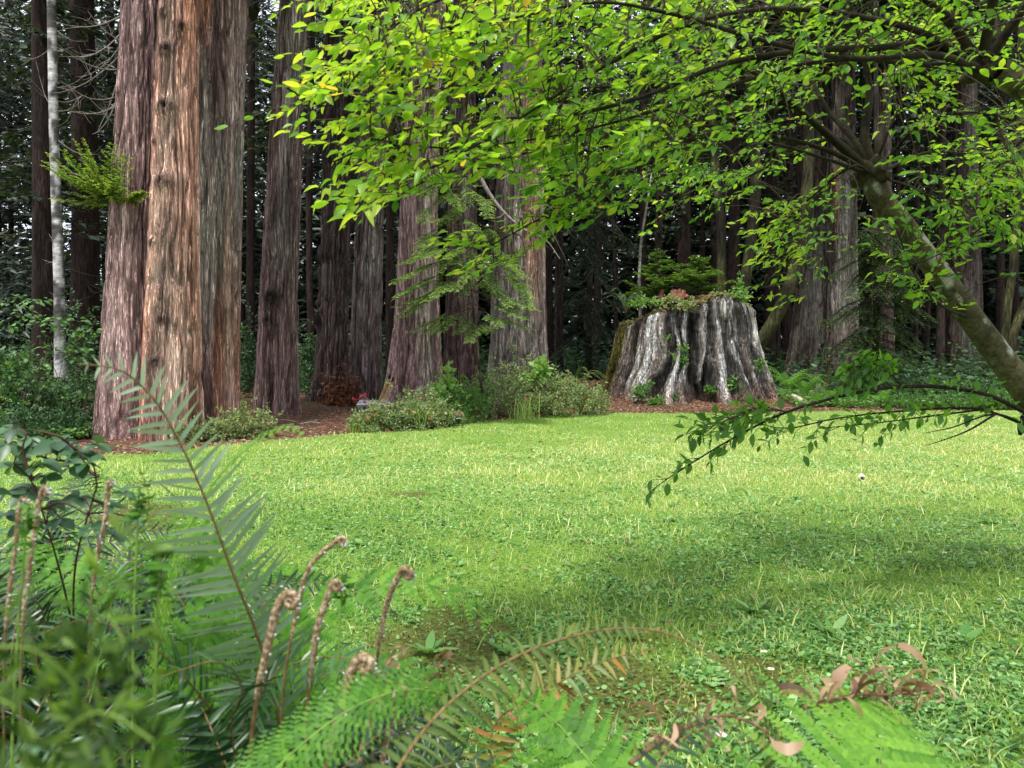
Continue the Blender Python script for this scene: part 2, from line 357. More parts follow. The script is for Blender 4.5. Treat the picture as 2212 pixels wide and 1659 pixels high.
tag(mb.build('grass', M['grass'], smooth=False), 'short bright green grass covering the clearing', 'grass', kind='stuff')
mb = MB()
x, Y = lawn_pts(310000, 1.9, 21, 1.5)
cl = fbm(x*1.3, Y*1.3, 11)+.25*fbm(x*6, Y*6, 12); k = (R.rand(len(x)) < (sst(.42, .72, cl)+.12)*(1-.7*sst(6, 12, Y))) & (R.rand(len(x)) > bare(x, Y)*.9); x, Y = x[k], Y[k]
n = len(x); a = R.rand(n)*6.283
d = np.stack([np.cos(a), np.sin(a), .25*R.randn(n)], 1); up = np.stack([.35*R.randn(n), .35*R.randn(n)-.2, np.ones(n)], 1)
s = (.009+.018*R.rand(n)**1.7)*np.clip(Y/6, 1, 2.0)
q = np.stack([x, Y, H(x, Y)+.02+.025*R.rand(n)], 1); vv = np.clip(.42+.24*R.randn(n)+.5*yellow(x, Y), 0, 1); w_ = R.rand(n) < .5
inst(mb, T_rnd, q[w_], d[w_], up[w_], s[w_], vv[w_]); inst(mb, T_wide, q[~w_], d[~w_], up[~w_], s[~w_]*1.35, vv[~w_])
for j in range(170):
    px_, py_ = lawn_pts(40, 2.1, 7.5, 1.2); px_, py_ = px_[0], py_[0]; nl = R.randint(5, 10); a_ = np.arange(nl)*2.4+R.rand()*6; el = .15+.7*R.rand(nl); sz = .03+.05*R.rand()
    inst(mb, T_lance if j % 3 else T_wide, np.repeat([[px_, py_, float(H(px_, py_))+.02]], nl, 0), np.stack([np.cos(a_), np.sin(a_), el], 1), np.stack([-np.cos(a_), -np.sin(a_), np.full(nl, 1.4)], 1), sz*(.6+.5*R.rand(nl)), np.clip(.55+.2*R.randn(nl), 0, 1))
tag(mb.build('clover', M['clover'], smooth=False), 'small round leaved clover and weeds spread through the grass', 'clover', kind='stuff')
mb = MB()   # moss cushions on the bare patches
x, Y = lawn_pts(90000, 2, 9, 1.2); b = bare(x, Y); k = b > .35+.5*R.rand(len(x)); x, Y = x[k], Y[k]; n = len(x); a = R.rand(n)*6.283
inst(mb, T_small, np.stack([x, Y, H(x, Y)+.018], 1), np.stack([np.cos(a), np.sin(a), .8*R.rand(n)], 1), np.stack([.3*R.randn(n), .3*R.randn(n), np.ones(n)], 1), .008+.012*R.rand(n), np.clip(.5+.25*R.randn(n)+(fbm(x*5, Y*5, 3)-.5), 0, 1))
tag(mb.build('moss', M['moss'], smooth=False), 'yellow green moss on the worn patches of the lawn', 'moss', kind='stuff')
mb = MB(); x, Y = lawn_pts(2600, 2.1, 18, 1.1); n = len(x); a = R.rand(n)*6.283
inst(mb, T_thin, np.stack([x, Y, H(x, Y)+.035], 1), np.stack([np.cos(a), np.sin(a), .2*R.randn(n)], 1), np.stack([.5*R.randn(n), .5*R.randn(n)-.3, np.ones(n)], 1), (.02+.04*R.rand(n))*np.clip(Y/7, 1, 1.6), R.rand(n))
tag(mb.build('fallen_needles', M['litter'], smooth=False), 'scattered brown fallen bits lying on the lawn', 'litter', kind='stuff')
# rosette weeds
def weed(p, s, nl, label, v=.6):
    mb = MB(); a = np.arange(nl)*2.4+R.rand()*6; el = .35+.6*R.rand(nl)
    inst(mb, T_lance, np.repeat([p], nl, 0)+[0, 0, .01], np.stack([np.cos(a), np.sin(a), el], 1), np.stack([-np.cos(a), -np.sin(a), np.full(nl, 1.4)], 1), s*(.6+.5*R.rand(nl)), v+.2*R.randn(nl))
    return mb.build('weed', M['clover'])
WD = [(1360, 1390, .13, 'spiky rosette weed left of the dry fern tip', 12), (1800, 1380, .15, 'tall rosette weed in the shaded lawn right of centre', 12), (1095, 1420, .12, 'broad rosette weed beside the mossy patch', 8), (925, 1420, .14, 'upright dock weed behind the pale fiddleheads', 7), (2080, 1400, .14, 'rosette weed near the right edge of the shaded lawn', 9), (1700, 1545, .10, 'bright leaved weed between the dry fern fronds', 9), (1625, 1330, .12, 'grassy weed tuft in front of the tree shadow', 11)]
for px, py, s, lb, nl in WD:
    p = G(px, py); tag(weed(p, s, nl, lb), lb, 'weed', 'rosette weeds in the lawn')

# daisies
def daisy(px, py, lb, s=.012):
    p = G(px, py); t = thing('daisy', lb, 'flower', p, 'daisies in the lawn'); c = p+[0, 0, .06]
    m = MB(); tube(m, [p, c], .0012, 4); m.build('stem', M['grachis'], t)
    m = MB(); a = np.linspace(0, 6.283, 15)[:-1]; dd = np.stack([np.cos(a), np.sin(a)-.1, .25+0*a], 1); inst(m, T_diamond(.2, 0), np.repeat([c], 14, 0), dd, [0, -.6, 1], s*1.2, .5); m.build('petals', M['whitep'], t)
    m = MB(); tube(m, [c, c+[0, -.001, .004]], .004, 8, cap=True); m.build('flower_centre', M['yellowc'], t)
daisy(1557, 1630, 'open white daisy at the bottom edge under the dry curled frond', .017); daisy(1650, 1440, 'white daisy beside the fading fern frond tip'); daisy(2040, 1215, 'white daisy bud in the shaded grass on the right'); daisy(1665, 1480, 'pale daisy just below another near the fading fern')
# small sprinkler head on the lawn
p = G(1862, 1042); t = thing('sprinkler_head', 'tiny white and black sprinkler head in the sunny lawn', 'sprinkler', p)
m = MB(); tube(m, [p, p+[0, 0, .05]], .022, 8, cap=True); m.build('housing', M['black'], t)
m = MB(); tube(m, [p+[-.03, 0, .052], p+[-.01, 0, .075], p+[.035, 0, .05]], [.012, .02, .008], 7, cap=True); m.build('nozzle_cap', M['whitep'], t)

# litter on the mulch band
N = 60000; x = (R.rand(N)*2-1)*16+1; Y = Ye(x)+R.rand(N)**1.3*5-.25; a = R.rand(N)*6.283; mb = MB()
dens = .35+.65*np.exp(-((x-5)/4.0)**2); k = R.rand(N) < dens; x, Y, a = x[k], Y[k], a[k]; n = len(x)
inst(mb, T_small, np.stack([x, Y, H(x, Y)+.02*R.rand(n)], 1), np.stack([np.cos(a), np.sin(a), .25*R.randn(n)], 1), np.stack([.5*R.randn(n), .5*R.randn(n)-.3, np.ones(n)], 1), .03+.05*R.rand(n), np.clip(.5+.27*R.randn(n), 0, 1))
tag(mb.build('leaf_litter', M['litter'], smooth=False), 'reddish brown leaf and bark litter along the lawn edge', 'litter', kind='stuff')

# ---------------------------------------------------------------- redwoods
PAL = {'pink': ((.09, .058, .056), (.24, .165, .157), (.38, .29, .275)), 'orange': ((.12, .06, .045), (.36, .205, .155), (.52, .36, .28)),
       'brown': ((.045, .030, .027), (.125, .086, .078), (.23, .175, .16)), 'dark': ((.018, .013, .011), (.055, .040, .035), (.12, .095, .085)), 'grey': ((.045, .036, .034), (.135, .108, .10), (.26, .23, .215))}
def trunk_part(name, rows, Yc, pal, parent, nth=120, nz=260, ztop=24, ridge=.05, flute=.05, seed=0, knots=(), ycur=None, mat='bark', burl=0, twist=0., rscale=15, streak=0):
    """rows: (py, left px, right px) outline at distance Yc, bottom first"""
    zs = []; cx = []; rr = []
    for py, l, r in rows:
        a = W(l, py, Yc); b = W(r, py, Yc); zs.append(a[2]); cx.append((a[0]+b[0])/2); rr.append((b[0]-a[0])/2)
    z0 = zs[0]-.35; zs = [z0]+zs; cx = [cx[0]]+cx; rr = [rr[0]*1.08]+rr
    sl = (cx[-1]-cx[-2])/(zs[-1]-zs[-2]); 
    if ztop > zs[-1]: cx.append(cx[-1]+.6*sl*(ztop-zs[-1])); rr.append(rr[-1]*max(.35, 1-.025*(ztop-zs[-1]))); zs.append(ztop)
    u = np.linspace(0, 1, nz)**1.25; Z = zs[0]+u*(zs[-1]-zs[0])
    C = np.interp(Z, zs, cx); RR = np.interp(Z, zs, rr); C = np.convolve(np.pad(C, 6, 'edge'), np.ones(13)/13, 'valid'); RR = np.convolve(np.pad(RR, 6, 'edge'), np.ones(13)/13, 'valid')
    th = np.linspace(np.pi/2, np.pi*2.5, nth+1); TH, ZZ = np.meshgrid(th, Z); R2 = RR[:, None]*np.ones_like(TH)
    base = np.exp(-(ZZ-z0)/1.1)
    tw = TH+twist*(ZZ-z0)
    fl = (fbm(np.cos(tw)*1.7+3, np.sin(tw)*1.7+ZZ*.05, seed, 2)-.5)*2
    arc = tw*np.mean(rr)
    wob = .12*(fbm(arc*3, ZZ*1.3, seed+5, 3)-.5)+.05*(fbm(arc*1.5, ZZ*.4, seed+35, 2)-.5)
    rn = vn((arc+wob)*rscale, ZZ*1.3, seed+2); rd = 1-np.abs(2*rn-1); rn2 = vn((arc+wob)*rscale*2.3, ZZ*3, seed+3)
    br = vn((arc+wob)*rscale*.8, ZZ*4.5, seed+9)
    disp = ridge*(-sst(.55, 1, rd)*1.0+.35*rn2+.25*br)
    RAD = R2*(1+flute*fl*1.2+.22*base*fl)+disp
    dark, mid, lite = [np.array(q) for q in PAL[pal]]
    tone = np.clip(.45+.9*(fbm(arc*7, ZZ*.35, seed+20, 4)-.5)*1.6+.5*(rn2-.5)+.25*(br-.5), 0, 1)[..., None]
    c = np.where(tone < .5, dark+(mid-dark)*tone*2, mid+(lite-mid)*(tone-.5)*2)
    c = c*np.array((1.05, .975, .965))*(1-.5*sst(.62, .97, rd))[..., None]
    if streak:
        o = sst(.55, .75, fbm(arc*2.2, ZZ*.12, seed+40, 2))[..., None]*streak; c = c*(1-o)+o*np.array((.40, .15, .07))*(.5+tone)
    g = sst(.5, .8, fbm(arc*2+9, ZZ*.3, seed+50, 3))[..., None]*.4; c = c*(1-g)+g*np.array((.20, .20, .17))*(.4+1.1*tone)
    for kx, ky, kr in knots:
        kr *= 1.5
        p = W(kx, ky, Yc-.4); zc = p[2]; cxx = np.interp(zc, Z, C); rz = np.interp(zc, Z, RR)
        q = max(-.95, min(.95, (W(kx, ky, Yc)[0]-cxx)/rz)); t0 = 1.5*np.pi+math.asin(q)
        d = np.sqrt(((TH-t0)*rz)**2+((ZZ-zc)*1.25)**2)/kr
        RAD = RAD+kr*.45*np.exp(-d**2)-kr*.5*np.exp(-(d/.35)**2); dk = (np.exp(-(d/1.0)**2)*1.0*(.4+.9*vn(TH*30, ZZ*20, 3)))[..., None]; c = c*(1-np.clip(dk, 0, .9))
    if burl:
        b = sst(.5, .8, fbm(arc*3.5, ZZ*2.5, seed+70, 3)); RAD = RAD+burl*b; c = c*(1-.45*b)[..., None]
    X = C[:, None]+RAD*np.cos(TH); yy = Yc+RAD*np.sin(TH)
    V = np.stack([X, yy, ZZ], -1).reshape(-1, 3); n1 = nth+1
    i = np.arange(nz-1)[:, None]*n1+np.arange(nth)[None]; F = np.stack([i, i+1, i+n1+1, i+n1], -1).reshape(-1, 4)
    m = MB(); m.add(V, F, .5, 0, c.reshape(-1, 3)); o = m.build(name, M[mat], parent)
    return o, (zs, cx, rr)
def crown(parent, cx, cy, z0, z1, r, n, mat='dimcon', size=.4, name='crown', v0=.4):
    m = MB(); u = R.rand(n); z = z0+(z1-z0)*u; rad = r*(1-.75*u)*np.sqrt(R.rand(n)); lay = np.round(z/.9)*.9+.25*R.randn(n)
    a = R.rand(n)*6.283; x = cx+rad*np.cos(a); y = cy+rad*np.sin(a); z = lay-.18*rad
    d = np.stack([np.cos(a+.7*R.randn(n)), np.sin(a+.7*R.randn(n)), -.35+.3*R.randn(n)], 1)
    inst(m, T_small, np.stack([x, y, z], 1), d, np.stack([.4*R.randn(n), .4*R.randn(n), np.ones(n)], 1), size*(.6+.8*R.rand(n)), np.clip(v0+.25*R.randn(n), 0, 1))
    return m.build(name, M[mat], parent)
def conifer_branch(twm, lfm, P, tl=.35, step=.06, leaf=.05, droop=.2, v=.5, vr=.2, ntw=1.0, r0=.012, T=None, tipv=.25, s0=.12):
    """flat spray: axis P, side twigs with two rows of leaflets"""
    P = np.asarray(P); seg = np.linalg.norm(np.diff(P, axis=0), axis=1); L = seg.sum(); s = np.concatenate([[0], np.cumsum(seg)])
    tube(twm, P, [r0, r0*.25], 4)
    k = max(2, int(L/step*ntw)); T = T or T_thin
    for i in range(k):
        q = (s0+(1-s0)*(i+.5*R.rand())/k)*L; p = np.array([np.interp(q, s, P[:, j]) for j in range(3)]); p2 = np.array([np.interp(min(L, q+.02), s, P[:, j]) for j in range(3)])
        ax = norm(p2-np.array([np.interp(q-.02, s, P[:, j]) for j in range(3)])); side = norm(np.cross(ax, [0, 0, 1])+1e-6)*(1 if i % 2 else -1)
        l = tl*(1-.65*(q/L)**1.5)*(.6+.6*R.rand()); dr = norm(ax*.8+side*(.6+.5*R.rand())+[0, 0, .15*R.randn()])
        m = max(3, int(l/(leaf*.45))); t = np.linspace(.08, 1, m)[:, None]; pts = p+dr*l*t-np.array([0, 0, droop*l])*t**2
        tube(twm, pts[[0, m//2, -1]], [r0*.3, r0*.12], 3)
        for sg in (-1, 1):
            sd_ = norm(np.cross(dr, [0, 0, 1])+1e-6)*sg; dd = norm(dr*.7+sd_*.8+[0, 0, -.1])+.15*R.randn(m, 3)
            inst(lfm, T, pts, dd, np.array([0, 0, 1])+.25*R.randn(m, 3), leaf*(1-.4*t[:, 0])*(.8+.4*R.rand(m)), np.clip(v+tipv*(t[:, 0]-.4)+vr*R.randn()*1.+.1*R.randn(m), 0, 1), 0)
def dead_branch(mb, a, b, r=.012, sag=.15, twigs=5, wob=.06):
    a = np.array(a, float); b = np.array(b, float); L = np.linalg.norm(b-a); n = 10; t = np.linspace(0, 1, n)[:, None]
    P = a+(b-a)*t; P[:, 2] -= sag*L*np.sin(np.pi*t[:, 0]); P += np.cumsum(R.randn(n, 3)*wob*L/n, 0)*t
    tube(mb, P, [r, r*.25], 4)
    for i in range(twigs):
        k = R.randint(2, n-1); q = P[k]; d = norm(norm(b-a)+.7*R.randn(3)); l = L*(.15+.3*R.rand()); e = q+d*l
        mid = (q+e)/2+.08*l*R.randn(3)-[0, 0, .05*l]; tube(mb, curve([q, mid, e], 6), [r*.4, r*.12], 3)

RW = [ # label, rows, Y, palette, opts
 ('purple brown redwood on the left of the big three trunk cluster', [(930, 212, 350), (800, 222, 350), (550, 238, 345), (300, 252, 350), (0, 268, 352)], 13.1, 'pink', dict(nth=220, nz=520, ridge=.035, seed=1, flute=.07, knots=[(455*.61, 40, .05)])),
 ('warm orange brown redwood with knots in the middle of the three trunk cluster', [(950, 302, 432), (800, 310, 428), (550, 324, 424), (300, 334, 424), (0, 347, 424)], 12.6, 'orange', dict(nth=240, nz=560, ridge=.035, seed=4, flute=.04, streak=.6, knots=[(368, 20, .07), (378, 100, .09), (345, 148, .06), (374, 226, .10), (342, 296, .045), (372, 388, .085), (345, 524, .06), (375, 690, .06), (362, 780, .06), (405, 45, .06)])),
 ('dark grey brown redwood on the right of the big three trunk cluster', [(905, 396, 512), (800, 400, 511), (550, 404, 515), (300, 405, 521), (0, 402, 530)], 14.2, 'brown', dict(nth=220, nz=520, ridge=.04, seed=7, flute=.10, streak=.35, knots=[(432, 110, .07), (430, 215, .06), (432, 275, .06)])),
 ('straight brown redwood standing alone right of the big cluster', [(893, 545, 645), (820, 552, 640), (600, 565, 641), (400, 577, 648), (200, 590, 655), (0, 606, 664)], 16.6, 'brown', dict(nth=150, nz=420, ridge=.04, seed=11, knots=[(598, 640, .12), (590, 690, .08)])),
 ('gnarled dark redwood with burls down its trunk', [(880, 664, 752), (820, 680, 750), (700, 688, 750), (500, 695, 755), (300, 700, 758), (0, 707, 768)], 19.5, 'dark', dict(nth=150, nz=420, ridge=.05, seed=13, burl=.11)),
 ('grey brown ridged redwood behind the wheelbarrow', [(865, 748, 828), (700, 758, 824), (500, 768, 828), (300, 778, 835), (0, 790, 840)], 20.5, 'grey', dict(nth=130, nz=360, ridge=.045, seed=17)),
 ('wide flared redwood with twisted bark behind the potted shrub border', [(880, 828, 962), (820, 842, 955), (700, 856, 948), (500, 866, 944), (300, 876, 948), (0, 896, 962)], 17.8, 'pink', dict(nth=170, nz=420, ridge=.06, seed=19, flute=.10, twist=.06)),
 ('shaded redwood behind and right of the wide flared trunk', [(850, 955, 1034), (600, 965, 1030), (300, 972, 1028), (0, 980, 1022)], 21.5, 'brown', dict(nth=120, nz=300, ridge=.05, seed=23)),
 ('tall redwood with red streaks rising behind the flowering shrub border', [(850, 1052, 1186), (700, 1060, 1180), (500, 1068, 1176), (300, 1076, 1174), (0, 1086, 1165)], 20.2, 'grey', dict(nth=170, nz=420, ridge=.06, seed=29, streak=.25, flute=.09)),
 ('grey trunked redwood just right of the old stump', [(832, 1696, 1784), (700, 1716, 1784), (500, 1732, 1786), (200, 1745, 1785), (0, 1750, 1785)], 28, 'dark', dict(nth=110, nz=260, ridge=.06, seed=31, flute=.10)),
 ('reddish based redwood second to the right of the old stump', [(842, 1784, 1862), (700, 1790, 1853), (500, 1793, 1850), (200, 1798, 1846), (0, 1800, 1842)], 27, 'dark', dict(nth=110, nz=260, ridge=.06, seed=37, flute=.12, streak=.3)),
 ('slimmer grey redwood behind the drooping dark boughs', [(830, 1876, 1930), (600, 1884, 1926), (300, 1888, 1922), (0, 1890, 1918)], 30, 'brown', dict(nth=90, nz=200, ridge=.05, seed=41)),
 ('dark shaded redwood half hidden by the leaning tree trunk', [(812, 2040, 2120), (500, 2052, 2112), (0, 2060, 2102)], 31, 'dark', dict(nth=90, nz=200, ridge=.05, seed=43)),
]
rwt = []
for i, (lb, rows, Yc, pal, op) in enumerate(RW):
    b = W((rows[0][1]+rows[0][2])/2, rows[0][0], Yc); t = thing('redwood_tree', lb, 'tree', b, 'large redwood trunks around the clearing')
    o, (zs, cx, rr) = trunk_part('trunk', rows, Yc, pal, t, **op)
    zb = CAMZ+HOR/FPX*Yc+1.0; far = Yc > 25
    crown(t, cx[-1], Yc+(1.6 if not far else 0), zb+(1.4 if not far else -3), 26, 3.0 if not far else 3.6, 1700 if not far else 3000, size=.5)  # crowns mostly out of frame, added to block sun and sky over the forest
    rwt.append((t, zs, cx, rr, Yc))
# dead branches and green sprout of the left redwood
t, zs, cx, rr, Yc = rwt[0]
m = MB()
for (ax, ay), (bx, by), k in [((268, 60), (150, 120), 7), ((266, 85), (175, 165), 7), ((264, 110), (118, 205), 8), ((262, 130), (206, 275), 6), ((258, 205), (130, 175), 6), ((262, 90), (190, 20), 4), ((256, 225), (140, 240), 4), ((262, 150), (120, 95), 6), ((254, 200), (205, 290), 3), ((266, 30), (120, 45), 5)]:
    dead_branch(m, W(ax+4, ay, Yc-.05), W(bx, by, Yc-.3-1.2*R.rand()), .014, .12, k)
m.build('dead_branch', M['dead'], t)
lt = MB(); lf = MB(); q0 = W(243, 425, 12.9)
for k in range(40):
    e = W(90+R.rand()*195, 300+R.rand()*135, 12.1+R.rand()*.9)
    if R.rand() < .12: e = W(300+R.rand()*15, 415, 12.3)
    mid = (q0+e)/2+[0, 0, -.08]; conifer_branch(lt, lf, curve([q0, mid, e], 8), .22, .05, .055, .1, .80, .12, T=T_small, tipv=.4)
o = lt.build('sprout_branch', M['twig'], t); o2 = lf.build('sprout_needles', M['sprout'], o)
# dead branches between the trunks
for ti, lst in ((2, [((528, 60), (600, 30)), ((526, 130), (606, 75)), ((524, 140), (600, 115)), ((522, 230), (590, 200)), ((526, 20), (585, -10))]),
                (3, [((655, 140), (700, 100)), ((652, 230), (705, 190)), ((660, 40), (705, 15)), ((650, 330), (690, 300))]),
                (8, [((1178, 480), (1225, 570)), ((1178, 440), (1240, 500)), ((1176, 380), (1260, 372)), ((1174, 330), (1230, 400))])):
    t, zs, cx, rr, Yc = rwt[ti]; m = MB()
    for a, b in lst: dead_branch(m, W(*a, Yc+.1), W(*b, Yc+.5), .02, -.05, 4)
    m.build('dead_branch', M['deaddark'] if ti < 8 else M['dead'], t)

# slender alder
t = thing('alder_tree', 'slender pale grey alder trunk at the far left in front of the dark forest', 'tree', W(130, 800, 15))
def slim(name, pts, r, parent, c1, c2, mat='alder', k=14, n=60, band=True, seed=0):
    P = curve(pts, n); rr = np.interp(np.linspace(0, 1, n), np.linspace(0, 1, len(r)), r); m = MB(); tube(m, P, rr*(1+.06*(np.array([vn(i*.7, 3, seed) for i in range(n)])-.5)), k)
    V = m.V[0]; q = sst(.42, .62, fbm(V[:, 0]*6+V[:, 1]*5, V[:, 2]*(5 if band else 1.5), seed, 3))[:, None]
    m.col.append(np.array(c1)*(1-q)+np.array(c2)*q); return m.build(name, M[mat], parent), P
_, P = slim('trunk', [W(130, 815, 15), W(127, 600, 15), W(117, 300, 15), W(111, 0, 15), W(106, -250, 15)], [.105, .095, .085, .08, .07], t, (.09, .085, .08), (.48, .47, .47), n=160)
m = MB()
for a, b in [((122, 240), (190, 200)), ((122, 300), (215, 330)), ((110, 230), (80, 130)), ((130, 560), (98, 562)), ((128, 520), (105, 505)), ((118, 190), (220, 120)), ((114, 100), (40, 130)), ((124, 350), (200, 370)), ((116, 60), (190, 90))]:
    dead_branch(m, W(*a, 15), W(*b, 14.6+.8*R.rand()), .012, .15, 4)
m.build('dead_branch', M['dead'], t)
crown(t, P[-1][0], 15, 9.5, 14, 1.8, 500, 'bush', .14)

# mossy leaning hardwood trunks behind the stump, other slim stems
MOSS = ((.025, .022, .014), (.085, .082, .035))
for lb, pts, r in [
  ('mossy trunk leaning right out from behind the stump', [W(1628, 760, 25.5), W(1668, 700, 25.2), W(1705, 620, 25), W(1730, 520, 25), W(1745, 380, 25), W(1740, 100, 25), W(1730, -200, 25)], [.22, .2, .17, .15, .1]),
  ('upright slim mossy trunk above the left half of the stump', [W(1556, 830, 27), W(1558, 640, 27), W(1556, 480, 27), W(1545, 360, 27), W(1540, 0, 27), W(1540, -200, 27)], [.19, .16, .13, .1]),
  ('curving mossy trunk above the right half of the stump', [W(1600, 830, 26), W(1606, 640, 26), W(1622, 520, 26), W(1632, 420, 26), W(1620, 200, 26), W(1600, -150, 26)], [.2, .19, .17, .12]),
  ('slim mossy trunk at the far right behind the leaning tree', [W(2165, 830, 24), W(2172, 700, 24), W(2190, 560, 24), W(2200, 400, 24), W(2205, -100, 24)], [.14, .12, .1, .08]),
  ('second mossy stem at the far right forking to the frame edge', [W(2172, 830, 23), W(2190, 720, 23), W(2240, 600, 23), W(2300, 300, 23)], [.14, .12, .1])]:
    t = thing('mossy_tree', lb, 'tree', pts[0]); slim('trunk', pts, r, t, *MOSS, band=False, mat='barkfar', n=40)
    crown(t, pts[-1][0], pts[-1][1], 13, 18, 2.2, 400, 'bush', .2)
t = thing('dead_sapling', 'thin whitish dead stem rising behind the stump', 'tree', W(1382, 640, 24.5))
_, P = slim('trunk', [W(1384, 700, 24.5), W(1381, 610, 24.5), W(1385, 520, 24.5), W(1396, 450, 24.5), W(1408, 370, 24.5)], [.055, .05, .04, .025], t, (.15, .13, .11), (.5, .47, .43), band=False, n=30, k=8)
m = MB()
for a, b in [((1408, 372), (1330, 395)), ((1408, 385), (1480, 400)), ((1400, 410), (1345, 450)), ((1408, 372), (1500, 360)), ((1400, 420), (1450, 470))]: dead_branch(m, W(*a, 24.5), W(*b, 24.3), .018, .1, 4)
m.build('dead_branch', M['dead'], t)
t = thing('dead_branch', 'long pale dead branch slanting down in front of the tall streaked redwood', 'branch', W(1170, 500, 17.5))
m = MB(); tube(m, curve([W(1000, 335, 17.4), W(1032, 375, 17.4), W(1055, 415, 17.4), W(1090, 460, 17.3), W(1140, 500, 17.2), W(1175, 515, 17.2), W(1210, 560, 17.1)], 24), [.045, .05, .035, .02, .008], 7)
for a, b in [((1090, 460), (1070, 470)), ((1140, 500), (1180, 530)), ((1170, 512), (1200, 500)), ((1050, 400), (1010, 395)), ((1120, 485), (1090, 520))]: dead_branch(m, W(*a, 17.2), W(*b, 17), .01, .1, 3)
m.build('branch_wood', M['dead'], t)

# young conifer in front of the middle redwoods
t = thing('young_conifer', 'young hemlock with bright tipped sprays hanging before the middle redwoods', 'tree', W(1035, 800, 16.3))
_, P = slim('trunk', [W(1042, 850, 16.4), W(1030, 740, 16.3), W(1015, 600, 16.3), W(1000, 460, 16.3), W(985, 330, 16.3), W(980, 200, 16.3)], [.03, .022, .015, .006], t, (.03, .025, .02), (.09, .075, .06), n=50, k=8)
lt = MB(); lf = MB()
ENDS = [(855, 645), (870, 600), (880, 680), (890, 715), (940, 720), (900, 560), (1010, 705), (985, 720), (1140, 640), (1120, 600), (1135, 690), (1080, 705), (1105, 560), (1060, 520), (930, 480), (905, 420), (960, 410), (1010, 440), (1055, 470), (860, 660), (945, 620), (1000, 640), (1040, 620), (920, 650), (1070, 640), (1100, 660), (960, 560), (990, 590), (930, 540), (1020, 560), (880, 570), (1145, 665), (975, 480), (940, 440)]
ENDS += [(a+R.randint(-30, 30), b+R.randint(-25, 25)) for a, b in ENDS]
for bx, by in ENDS:
    z = np.clip((830-by+70)/630, .05, .95); q = P[int(z*(len(P)-1))]; e = W(bx, by, 14.4+R.rand()*1.4); mid = q*.45+e*.55+[.15*R.randn(), .1*R.randn(), .10+.1*R.randn()]
    conifer_branch(lt, lf, curve([q, mid, e], 9), .30, .048, .060, .10, .70, .14, T=T_small, tipv=.5, r0=.008, s0=.55)
o = lt.build('branch', M['twig'], t); lf.build('needles', M['hemlock'], o)
# dark drooping boughs at the right
for lb, cxp, Yc, ends in (('dark hemlock with drooping layered boughs in front of the right hand redwoods', 1890, 23, [(1760, 705), (1790, 760), (1830, 745), (1870, 730), (1800, 700), (1960, 640), (1990, 660), (1995, 700), (1950, 720), (1900, 690), (1930, 590), (1980, 600), (1850, 600), (1790, 600), (1870, 560), (1940, 550), (1840, 640), (1990, 740), (1900, 780), (1830, 800), (1960, 790), (1800, 820), (1900, 640), (1960, 680), (1860, 520), (1930, 500)]),
                           ('shaded hemlock with lacy dark sprays left of the stump', 1270, 25, [(1190, 420), (1180, 480), (1200, 560), (1210, 620), (1230, 660), (1250, 700), (1300, 460), (1310, 520), (1320, 580), (1330, 640), (1250, 520), (1280, 600), (1290, 680), (1220, 720), (1300, 740), (1200, 760), (1260, 780), (1330, 420), (1230, 440), (1270, 400), (1340, 500)])):
    t = thing('hemlock_tree', lb, 'tree', W(cxp, 835, Yc)); _, P = slim('trunk', [W(cxp, 850, Yc), W(cxp+5, 500, Yc), W(cxp, 0, Yc), W(cxp, -200, Yc)], [.11, .09, .07, .05], t, (.03, .025, .02), (.08, .06, .05), n=60, k=8, mat='barkfar')
    lt = MB(); lf = MB()
    for bx, by in ends+[(a+R.randint(-50, 50), b+R.randint(-40, 40)) for a, b in ends]:
        zt = CAMZ+(HOR-by+45)/FPX*Yc; k = np.argmin(abs(P[:, 2]-zt)); q = P[k]; e = W(bx, by, Yc-1.5*R.rand()); mid = q*.5+e*.5+[0, 0, .12]
        conifer_branch(lt, lf, curve([q, mid, e], 9), .6, .09, .09, .45, .55, .15, T=T_small, tipv=.3, r0=.015)
    o = lt.build('branch', M['deaddark'], t); lf.build('needles', M['dimcon'] if cxp < 1500 else M['conifer'], o)

